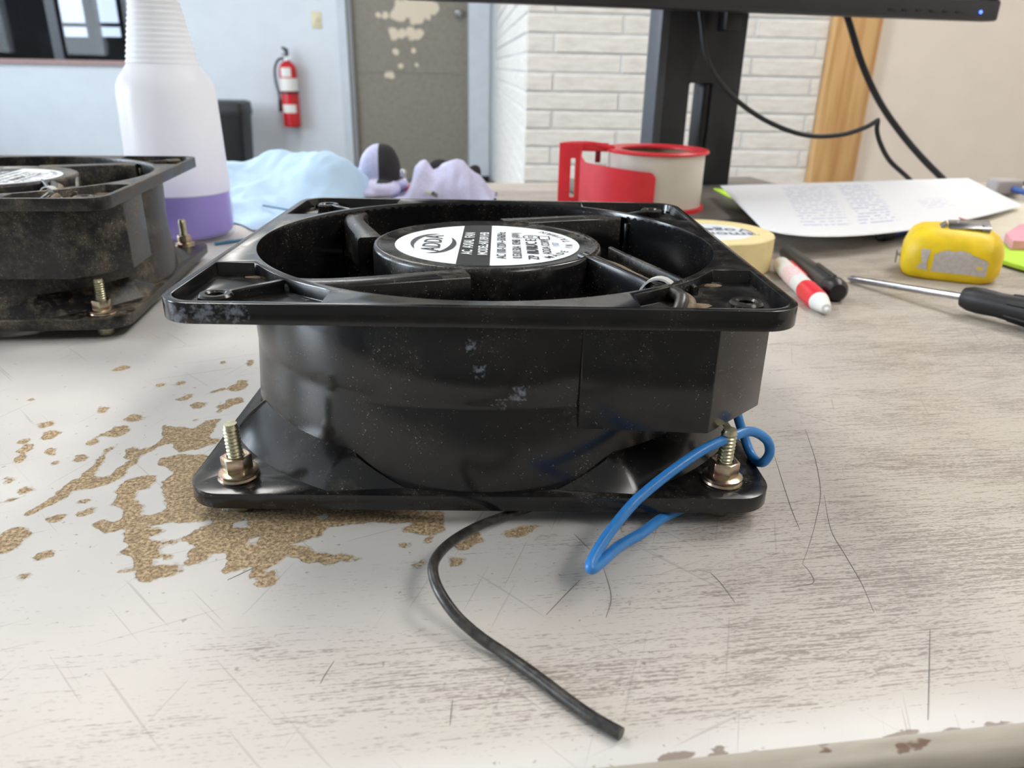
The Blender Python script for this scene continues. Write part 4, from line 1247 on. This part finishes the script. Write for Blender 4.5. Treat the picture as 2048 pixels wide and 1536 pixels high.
# side arm, cutter plate with slit and the tongue that bends round the roll
link('arm', tube(spline([(-0.040, -0.012, 0.0535), (-0.060, -0.008, 0.0565), (-0.078, -0.004, 0.0560), (-0.088, -0.006, 0.0550)]), 0.0022, 10), M['red'], e)
link('arm_plate', box(-0.085, -0.045, -0.010, -0.006, 0.050, 0.0575, 0.0012), M['red'], e)
plate = carve(mesh('p', *box_vf(-0.0905, -0.0695, -0.014, -0.0115, 0.0, 0.0575)), [prism([(-0.0795, -0.05), (-0.0755, -0.05), (-0.0755, 0.05), (-0.0795, 0.05)], 0.009, 0.044)])
link('cutter_plate', bevel(plate, 0.0006, 2, 50), M['red'], e)
V_, F_ = [], []
n = 24
for i in range(n + 1):
    s = i / n
    x = -0.0720 + 0.0665 * s
    yy = -0.0135 - 0.0365 * math.sin(s * math.pi / 2) if s < 1 else -0.05
    yy = -0.0130 - 0.0350 * math.sin(min(1, s * 1.15) * math.pi / 2)
    zt_ = 0.0415 - 0.005 * s; zb_ = 0.0065 - 0.001 * s
    if s > 0.93:
        k = (s - 0.93) / 0.07
        zt_ -= 0.004 * k * k; zb_ += 0.004 * k * k
    if s < 0.1:
        zt_ += 0.012 * (1 - s / 0.1) ** 2; zb_ -= 0.004 * (1 - s / 0.1) ** 2
    V_ += [(x, yy, zb_), (x, yy, zt_), (x, yy + 0.0016, zt_), (x, yy + 0.0016, zb_)]
for i in range(n):
    for k in range(4):
        F_.append((i * 4 + k, i * 4 + (k + 1) % 4, i * 4 + 4 + (k + 1) % 4, i * 4 + 4 + k))
F_ += [(0, 1, 2, 3), tuple(4 * n + k for k in range(4))]
link('tongue', mesh('t', V_, F_, 40), M['red'], e)
link('lug', box(-0.057, -0.052, -0.008, -0.004, 0.040, 0.051, 0.001), plain('dark red plastic', (140, 30, 40), 0.5), e)
tag(e, 'red plastic packing tape dispenser with a wide white roll', 'tape dispenser')

# ------------------------------------------------------------------ masking tape roll
e = empty('masking_tape', (0.1405, 0.549, 0), R_(0))
mt = plain('cream masking tape', (240, 222, 164), 0.6, var=0.04, scale=80)
link('tape_roll', lathe([(0.030, 0.0008), (0.0440, 0.0004), (0.0450, 0.0012), (0.0450, 0.0235), (0.0440, 0.0243), (0.030, 0.0240)], 80, True), mt, e)
dsk = link('core_label', lathe([(0, 0.0225), (0.0302, 0.0225), (0.0302, 0.0238), (0, 0.0239)], 64), M['label_white'], e)
tx = plain('grey blue print', (120, 128, 150), 0.6)
for s, y in (('Vogel', -0.006), ('Famono', 0.0085)):
    o = link('lettering', text_me(s, 0.0165, 0.0002), tx, dsk)
    o.matrix_local = Matrix.Translation((0.012, -y, 0.0241)) @ Matrix.Rotation(math.pi, 4, 'Z')
tag(e, 'roll of cream masking tape with printed white core label', 'tape')

# ------------------------------------------------------------------ pens
def pen(name, p0, p1, prof_parts, label, cat='pen'):
    """tail p0 to tip p1; parts: (name, [(t, r)], material)"""
    d = (p1 - p0); L = d.length
    e = empty(name, (p0.x, p0.y, 0))
    X = d.normalized(); Z = Vector((0, 0, 1)); Y = Z.cross(X).normalized(); Z = X.cross(Y)
    e.rotation_euler = (0, 0, 0)
    Mx = Matrix(((Y.x, Z.x, X.x), (Y.y, Z.y, X.y), (Y.z, Z.z, X.z))).to_4x4()
    for nm, pr, mt_ in prof_parts:
        me = mesh(nm, *move_vf(lathe_vf([(r, t_ * L) for t_, r in pr], 24), Matrix.Translation((0, 0, p0.z)) @ Mx), sharp=40)
        link(nm, me, mt_, e)
    tag(e, label, cat)
    return e, Matrix.Translation((0, 0, p0.z)) @ Mx, L
p0 = at(1560, 528, 0.0062); p1 = at(1657, 622, 0.0042)
fade = plain('faded pink print', (244, 236, 234), 0.4, scale=900, c2=(242, 176, 178))
e, Mx, L = pen('ballpoint_pen', p0, p1, [
    ('barrel', [(0, 0), (0, 0.0050), (0.03, 0.0058), (0.56, 0.0061), (0.585, 0.0060), (0.59, 0)], M['white_plastic']),
    ('grip', [(0.585, 0), (0.585, 0.0062), (0.62, 0.0066), (0.80, 0.0064), (0.83, 0.0061), (0.831, 0)], M['red']),
    ('tip', [(0.83, 0), (0.83, 0.0060), (0.88, 0.0050), (0.965, 0.0030), (0.97, 0.0014), (0.995, 0.0010), (1.0, 0)], M['white_plastic']),
    ('print_band', [(0.24, 0.00605), (0.25, 0.00625), (0.43, 0.0063), (0.44, 0.0061)], fade)],
    'white and red ballpoint pen next to the fan corner')
clip = mesh('c', *move_vf(box_vf(0.0050, 0.0076, -0.0018, 0.0034, L * 0.01, L * 0.36), Mx))
link('clip', bevel(clip, 0.0008), M['red'], e)
link('push_button', mesh('b', *move_vf(lathe_vf([(0, -0.006), (0.003, -0.006), (0.0036, -0.004), (0.0036, 0.001), (0, 0.001)], 16), Mx)), M['red'], e)
p0 = at(1572, 503, 0.0066); p1 = at(1676, 585, 0.0066)
blk = plain('faded black pen plastic', (56, 54, 52), 0.4, var=0.1)
e, Mx, L = pen('marker_pen', p0, p1, [
    ('barrel', [(0, 0), (0, 0.0045), (0.02, 0.0054), (0.60, 0.0064), (0.62, 0.0064), (0.62, 0)], blk),
    ('cap', [(0.60, 0), (0.60, 0.0068), (0.86, 0.0070), (0.88, 0.0066), (0.89, 0)], blk),
    ('cap_end', [(0.87, 0), (0.88, 0.0068), (0.92, 0.0078), (0.97, 0.0074), (1.0, 0.0050), (1.01, 0)], M['black_plastic'])],
    'black marker pen lying beside the white and red pen')
link('cap_clip', bevel(mesh('c', *move_vf(box_vf(-0.0012, 0.0012, 0.0062, 0.0085, L * 0.62, L * 0.92), Mx)), 0.0006), blk, e)

# ------------------------------------------------------------------ tape measure
e = empty('tape_measure', (0.3065, 0.5330, 0), R_(-24))
e.scale = (0.9, 0.9, 0.9)
ym = plain('yellow tape measure case', (246, 208, 24), 0.45, var=0.08, scale=60)
outl = [(-0.0330, -0.0170), (-0.027, -0.0265), (-0.012, -0.0300), (0.015, -0.0300), (0.029, -0.0265), (0.0355, -0.015), (0.0365, 0.006), (0.032, 0.021), (0.018, 0.0285), (-0.012, 0.0290), (-0.026, 0.0250), (-0.0325, 0.014)]
def smooth_outline(o, sub=5):
    P = [Vector((x, y, 0)) for x, y in o]
    n = len(P); out = []
    for i in range(n):
        a, b_, c, d = P[i - 1], P[i], P[(i + 1) % n], P[(i + 2) % n]
        for k in range(sub):
            t_ = k / sub
            q = 0.5 * ((2 * b_) + (c - a) * t_ + (2 * a - 5 * b_ + 4 * c - d) * t_ * t_ + (3 * b_ - a - 3 * c + d) * t_ ** 3)
            out.append((q.x, q.y))
    return out
so = smooth_outline(outl)
V_, F_ = [], []
lev = [(0.0, 0.86), (0.002, 0.93), (0.006, 0.985), (0.013, 1.0), (0.022, 0.99), (0.029, 0.93), (0.0335, 0.84), (0.0365, 0.70), (0.0378, 0.5)]
n = len(so)
for z, s in lev:
    V_ += [(x * s, y * s + (0.002 if z > 0.03 else 0), z) for x, y in so]
for j in range(len(lev) - 1):
    for i in range(n):
        F_.append((j * n + i, j * n + (i + 1) % n, (j + 1) * n + (i + 1) % n, (j + 1) * n + i))
F_ += [tuple(range(n - 1, -1, -1)), tuple(range((len(lev) - 1) * n, len(lev) * n))]
link('case', mesh('case', V_, F_, 60), ym, e)
# worn grey panel on the front face
def front_patch(poly, off=0.0004):
    """patch hugging the front of the case: poly in (x, z)"""
    bm = bmesh.new()
    vs = []
    for x, z in poly:
        y = -0.0302 * (1 - 0.0) - off if abs(x) < 0.013 else None
        if y is None:
            # follow the outline
            best = min((p for p in so if p[1] < 0), key=lambda p: abs(p[0] - x))
            y = best[1] - off
        k = np.interp(z, [l[0] for l in lev], [l[1] for l in lev])
        vs.append(bm.verts.new((x * 1.0, y * k - 0.0002, z)))
    bm.faces.new(vs)
    me = bpy.data.meshes.new('patch')
    bm.to_mesh(me); bm.free()
    return me
worn = plain('worn grey rubber panel', (196, 186, 176), 0.7, var=0.08, scale=300)
link('worn_panel', front_patch([(-0.012, 0.0075), (-0.012, 0.0205), (-0.009, 0.0225), (-0.004, 0.0245), (0.001, 0.0235), (0.004, 0.0250), (0.010, 0.0240), (0.0125, 0.0225), (0.0125, 0.0075)]), worn, e)
link('worn_panel', front_patch([(0.0125, 0.0075), (0.0125, 0.0225), (0.020, 0.0200), (0.0245, 0.018), (0.0245, 0.0068)]), worn, e)
link('worn_panel', front_patch([(-0.0225, 0.009), (-0.0195, 0.0135), (-0.0215, 0.0235), (-0.0150, 0.0235), (-0.0160, 0.0135), (-0.0145, 0.0075)]), worn, e)
clipv = spline([(-0.006, -0.010, 0.0385), (-0.002, -0.004, 0.0402), (0.004, 0.002, 0.0412), (0.012, 0.006, 0.0405), (0.018, 0.008, 0.0392)], 4)
link('belt_clip', bevel(mesh('c', *join([move_vf(box_vf(-0.013, 0.015, -0.0105, 0.0105, -0.0007, 0.0007), Matrix.Translation((0.008, -0.004, 0.0402)) @ Matrix.Rotation(R_(-5), 4, 'Y') @ Matrix.Rotation(R_(8), 4, 'X')), box_vf(0.017, 0.023, -0.012, 0.007, 0.0335, 0.0415), move_vf(box_vf(-0.005, 0.003, -0.009, 0.009, -0.0007, 0.0007), Matrix.Translation((-0.0085, -0.004, 0.0385)) @ Matrix.Rotation(R_(-38), 4, 'Y'))])), 0.0004), M['steel'], e)
for dx in (0.002, 0.007):
    link('rivet', lathe([(0, 0), (0.0015, 0), (0.0012, 0.0009), (0, 0.0011)], 14), M['steel'], e, (dx, 0.001, 0.0407))
link('hook', bevel(mesh('h', *join([box_vf(-0.036, -0.0300, -0.006, 0.006, 0.012, 0.0128), box_vf(-0.0365, -0.0355, -0.006, 0.006, 0.006, 0.0145)])), 0.0003), M['steel'], e)
tag(e, 'small yellow tape measure with silver belt clip on top', 'tape measure')

# ------------------------------------------------------------------ screwdriver
s0, s1, s2 = at(1697, 557, 0.0025), at(1927, 594, 0.0100), at(2090, 628, 0.0105)
e = empty('screwdriver', (s0.x, s0.y, 0))
ax = (s1 - s0).normalized()
rel = lambda p: Vector((p.x - s0.x, p.y - s0.y, p.z))
link('shaft', tube([rel(s0), rel(s0 + ax * 0.003), rel(s0 + ax * 0.008), rel(s1 + ax * 0.004)], [0.0011, 0.0024, 0.0022, 0.0022], 16), M['steel'], e)
hp = [(0, 0.0058), (0.004, 0.0072), (0.010, 0.0076), (0.020, 0.0070), (0.034, 0.0080), (0.055, 0.0098), (0.080, 0.0098), (0.088, 0.008), (0.092, 0.003)]
hdl = plain('black screwdriver handle', (34, 34, 36), 0.45, var=0.1)
axh = Vector((s2.x - s1.x, s2.y - s1.y, 0)).normalized()
axh = (ax * 0.3 + axh * 0.7).normalized(); axh.z = 0.0
link('handle', tube([rel(s1) + axh * a for a, r in hp], [r for a, r in hp], 24, sharp=60), hdl, e)
for k in range(6):
    a = R_(60 * k + 30)
    N1 = Vector((-axh.y, axh.x, 0)); N2 = Vector((0, 0, 1))
    o_ = N1 * math.cos(a) + N2 * math.sin(a)
    link('grip_ridge', tube([rel(s1) + axh * q + o_ * (r_ + 0.0001) for q, r_ in ((0.026, 0.0070), (0.034, 0.0078), (0.055, 0.0096), (0.078, 0.0096))], 0.0010, 8), M['black_plastic'], e)
tag(e, 'screwdriver with steel shaft and black handle in front of the tape measure', 'screwdriver')

# ------------------------------------------------------------------ printed paper and what lies round it
corners = [at(1524, 457, 0.0180), at(2046, 411, 0.0060), at(1936, 356, 0.0300), at(1440, 371, 0.0240)]
midf = at(1765, 467, 0.0140)
nx, ny = 40, 30
V_, F_, UV = [], [], []
for j in range(ny + 1):
    for i in range(nx + 1):
        s, q = i / nx, j / ny
        f0 = corners[0] * (1 - s) ** 2 + (midf * 2 - (corners[0] + corners[1]) * 0.5) * 2 * s * (1 - s) + corners[1] * s * s
        f1 = corners[3] * (1 - s) + corners[2] * s
        p = f0 * (1 - q) + f1 * q
        p.z += 0.006 * math.sin(math.pi * q) * math.sin(math.pi * s) * 0.4
        V_.append(p); UV.append((s * 0.279, q * 0.216))
for j in range(ny):
    for i in range(nx):
        k = j * (nx + 1) + i
        F_.append((k, k + 1, k + nx + 2, k + nx + 1))
me = bpy.data.meshes.new('paper')
me.from_pydata(V_, [], F_)
uvl = me.uv_layers.new(name='UVMap')
for lp in me.loops:
    uvl.data[lp.index].uv = UV[lp.vertex_index]
shade(me, 80)
def paper_mat():
    m, t, b, tc = newmat('printed paper')
    uv = tc.outputs['UV']
    sp = t.n('ShaderNodeSeparateXYZ'); t.l(uv, sp.inputs[0])
    u, v = sp.outputs[0], sp.outputs[1]
    rowi = t.math('DIVIDE', v, 0.0098)
    fr_ = t.math('FRACT', rowi)
    line = t.math('MULTIPLY', t.sstep(fr_, 0.25, 0.32), t.math('SUBTRACT', 1.0, t.sstep(fr_, 0.55, 0.62)))
    wn = t.noise(t.mapping(uv, (260, 102, 1)), 1.0, 1)
    words = t.sstep(wn, 0.42, 0.47)
    blk1 = t.math('MULTIPLY', t.sstep(u, 0.062, 0.066), t.math('SUBTRACT', 1.0, t.sstep(u, 0.108, 0.120)))
    blk2 = t.math('MULTIPLY', t.sstep(u, 0.122, 0.126), t.math('SUBTRACT', 1.0, t.sstep(u, 0.155, 0.165)))
    blk3 = t.math('MULTIPLY', t.math('MULTIPLY', t.sstep(u, 0.19, 0.195), t.math('SUBTRACT', 1.0, t.sstep(u, 0.215, 0.225))), t.math('MULTIPLY', t.sstep(v, 0.06, 0.065), t.math('SUBTRACT', 1.0, t.sstep(v, 0.1, 0.105))))
    blk_ = t.math('ADD', t.math('ADD', t.math('MULTIPLY', blk1, 0.7), blk2), t.math('MULTIPLY', blk3, 0.6), clamp=True)
    marg = t.math('MULTIPLY', t.sstep(v, 0.025, 0.03), t.math('SUBTRACT', 1.0, t.sstep(v, 0.195, 0.2)))
    k = t.math('MULTIPLY', t.math('MULTIPLY', line, words), t.math('MULTIPLY', blk_, marg))
    t.l(t.mix(t.math('MULTIPLY', k, 0.6), lin((238, 239, 243)), lin((92, 120, 190))), b.inputs['Base Color'])
    b.inputs['Roughness'].default_value = 0.6
    return m
def sol2(o):
    m = o.modifiers.new('s', 'SOLIDIFY'); m.thickness = 0.0002
o = link('printed_paper', ev(me, sol2), paper_mat())
tag(o, 'white sheet of paper with faint blue printed lines, slightly curled', 'paper')
# cream pad under the sheet, sticky notes, small things
def sheet(name, pts, z0, z1, mat, label, cat, wave=0.0):
    c = Vector((sum(p.x for p in pts) / len(pts), sum(p.y for p in pts) / len(pts), 0))
    me = bevel(mesh('s', *prism_vf([(p.x - c.x, p.y - c.y) for p in pts], 0, z1 - z0)), min(0.0004, (z1 - z0) * 0.3), 1)
    o = link(name, me, mat, None, (c.x, c.y, z0))
    return tag(o, label, cat)
cream = plain('cream card', (226, 216, 196), 0.7, var=0.03)
sheet('envelope', [at(1835, 466, 0), at(1985, 496, 0), at(2130, 480, 0), at(2110, 405, 0), at(1880, 420, 0)], 0, 0.0016, cream, 'cream envelope lying flat behind the tape measure', 'envelope')
grn = plain('neon yellow green note', (196, 240, 60), 0.6, var=0.05)
pts = [at(1990, 498, 0), at(2003, 533, 0), at(2052, 548, 0), at(2130, 540, 0), at(2100, 490, 0)]
sheet('sticky_notes', pts, 0.0016, 0.0046, grn, 'neon green sticky note pad at the right edge', 'sticky notes')
pk = plain('pink paper', (240, 168, 184), 0.6, var=0.06, scale=40)
sheet('pink_note', [at(2008, 480, 0.006), at(2022, 496, 0.006), at(2100, 498, 0.006), at(2090, 462, 0.006), at(2035, 462, 0.006)], 0.0046, 0.0120, pk, 'pink note pad above the green sticky notes', 'note pad')
sheet('green_note', [at(1424, 396, 0.0004), at(1500, 440, 0.0004), at(1540, 440, 0.0004), at(1470, 400, 0.0004)], 0.0102, 0.0112, grn, 'neon green note sticking out from under the left of the printed sheet', 'sticky note')
bl = plain('blue marker plastic', (44, 86, 160), 0.4)
e = empty('blue_marker', at(1775, 478, 0))
d = (at(1835, 462, 0.006) - at(1768, 482, 0.006))
link('barrel', tube([Vector((0, 0, 0.006)), Vector((d.x * 0.6, d.y * 0.6, 0.006)), Vector((d.x * 1.6, d.y * 1.6, 0.006))], 0.006, 16), bl, e)
link('cap', tube([Vector((-d.x * 0.25, -d.y * 0.25, 0.006)), Vector((-d.x * 0.2, -d.y * 0.2, 0.006)), Vector((d.x * 0.02, d.y * 0.02, 0.006))], [0.004, 0.0065, 0.0066], 16), M['black_plastic'], e)
tag(e, 'blue marker with a black cap behind the tape measure', 'marker')
e = empty('red_marker', at(1895, 452, 0.0016))
d = at(1960, 470, 0) - at(1885, 448, 0)
link('barrel', tube([Vector((0, 0, 0.0052)), Vector((d.x * 0.7, d.y * 0.7, 0.0052))], 0.0050, 16), plain('dusty red plastic', (176, 84, 80), 0.5), e)
link('cap', tube([Vector((-d.x * 0.5, -d.y * 0.5, 0.0052)), Vector((-d.x * 0.02, -d.y * 0.02, 0.0052))], 0.0051, 16), plain('maroon plastic', (104, 44, 52), 0.5), e)
tag(e, 'dull red marker just behind the belt clip of the tape measure', 'marker')
# cables behind the sheet on the right
e = empty('cable_plug', at(2003, 392, 0))
c0 = at(2003, 392, 0)
link('body', bevel(mesh('b', *box_vf(-0.016, 0.016, -0.012, 0.012, 0.002, 0.020)), 0.004, 3), plain('grey connector', (168, 160, 158), 0.5), e)
link('cord', tube(spline([Vector((0.012, 0, 0.012)), Vector((0.03, 0.004, 0.016)), Vector((0.06, 0.006, 0.02)), Vector((0.11, 0.0, 0.012))]), 0.0028, 10), M['cable'], e)
link('ribbon', tube(spline([Vector((0.004, -0.012, 0.010)), Vector((0.012, -0.03, 0.008)), Vector((0.028, -0.05, 0.006)), Vector((0.05, -0.075, 0.004))]), 0.0035, 10), bl, e)
tag(e, 'grey connector with black cord and blue lead behind the right end of the sheet', 'connector')
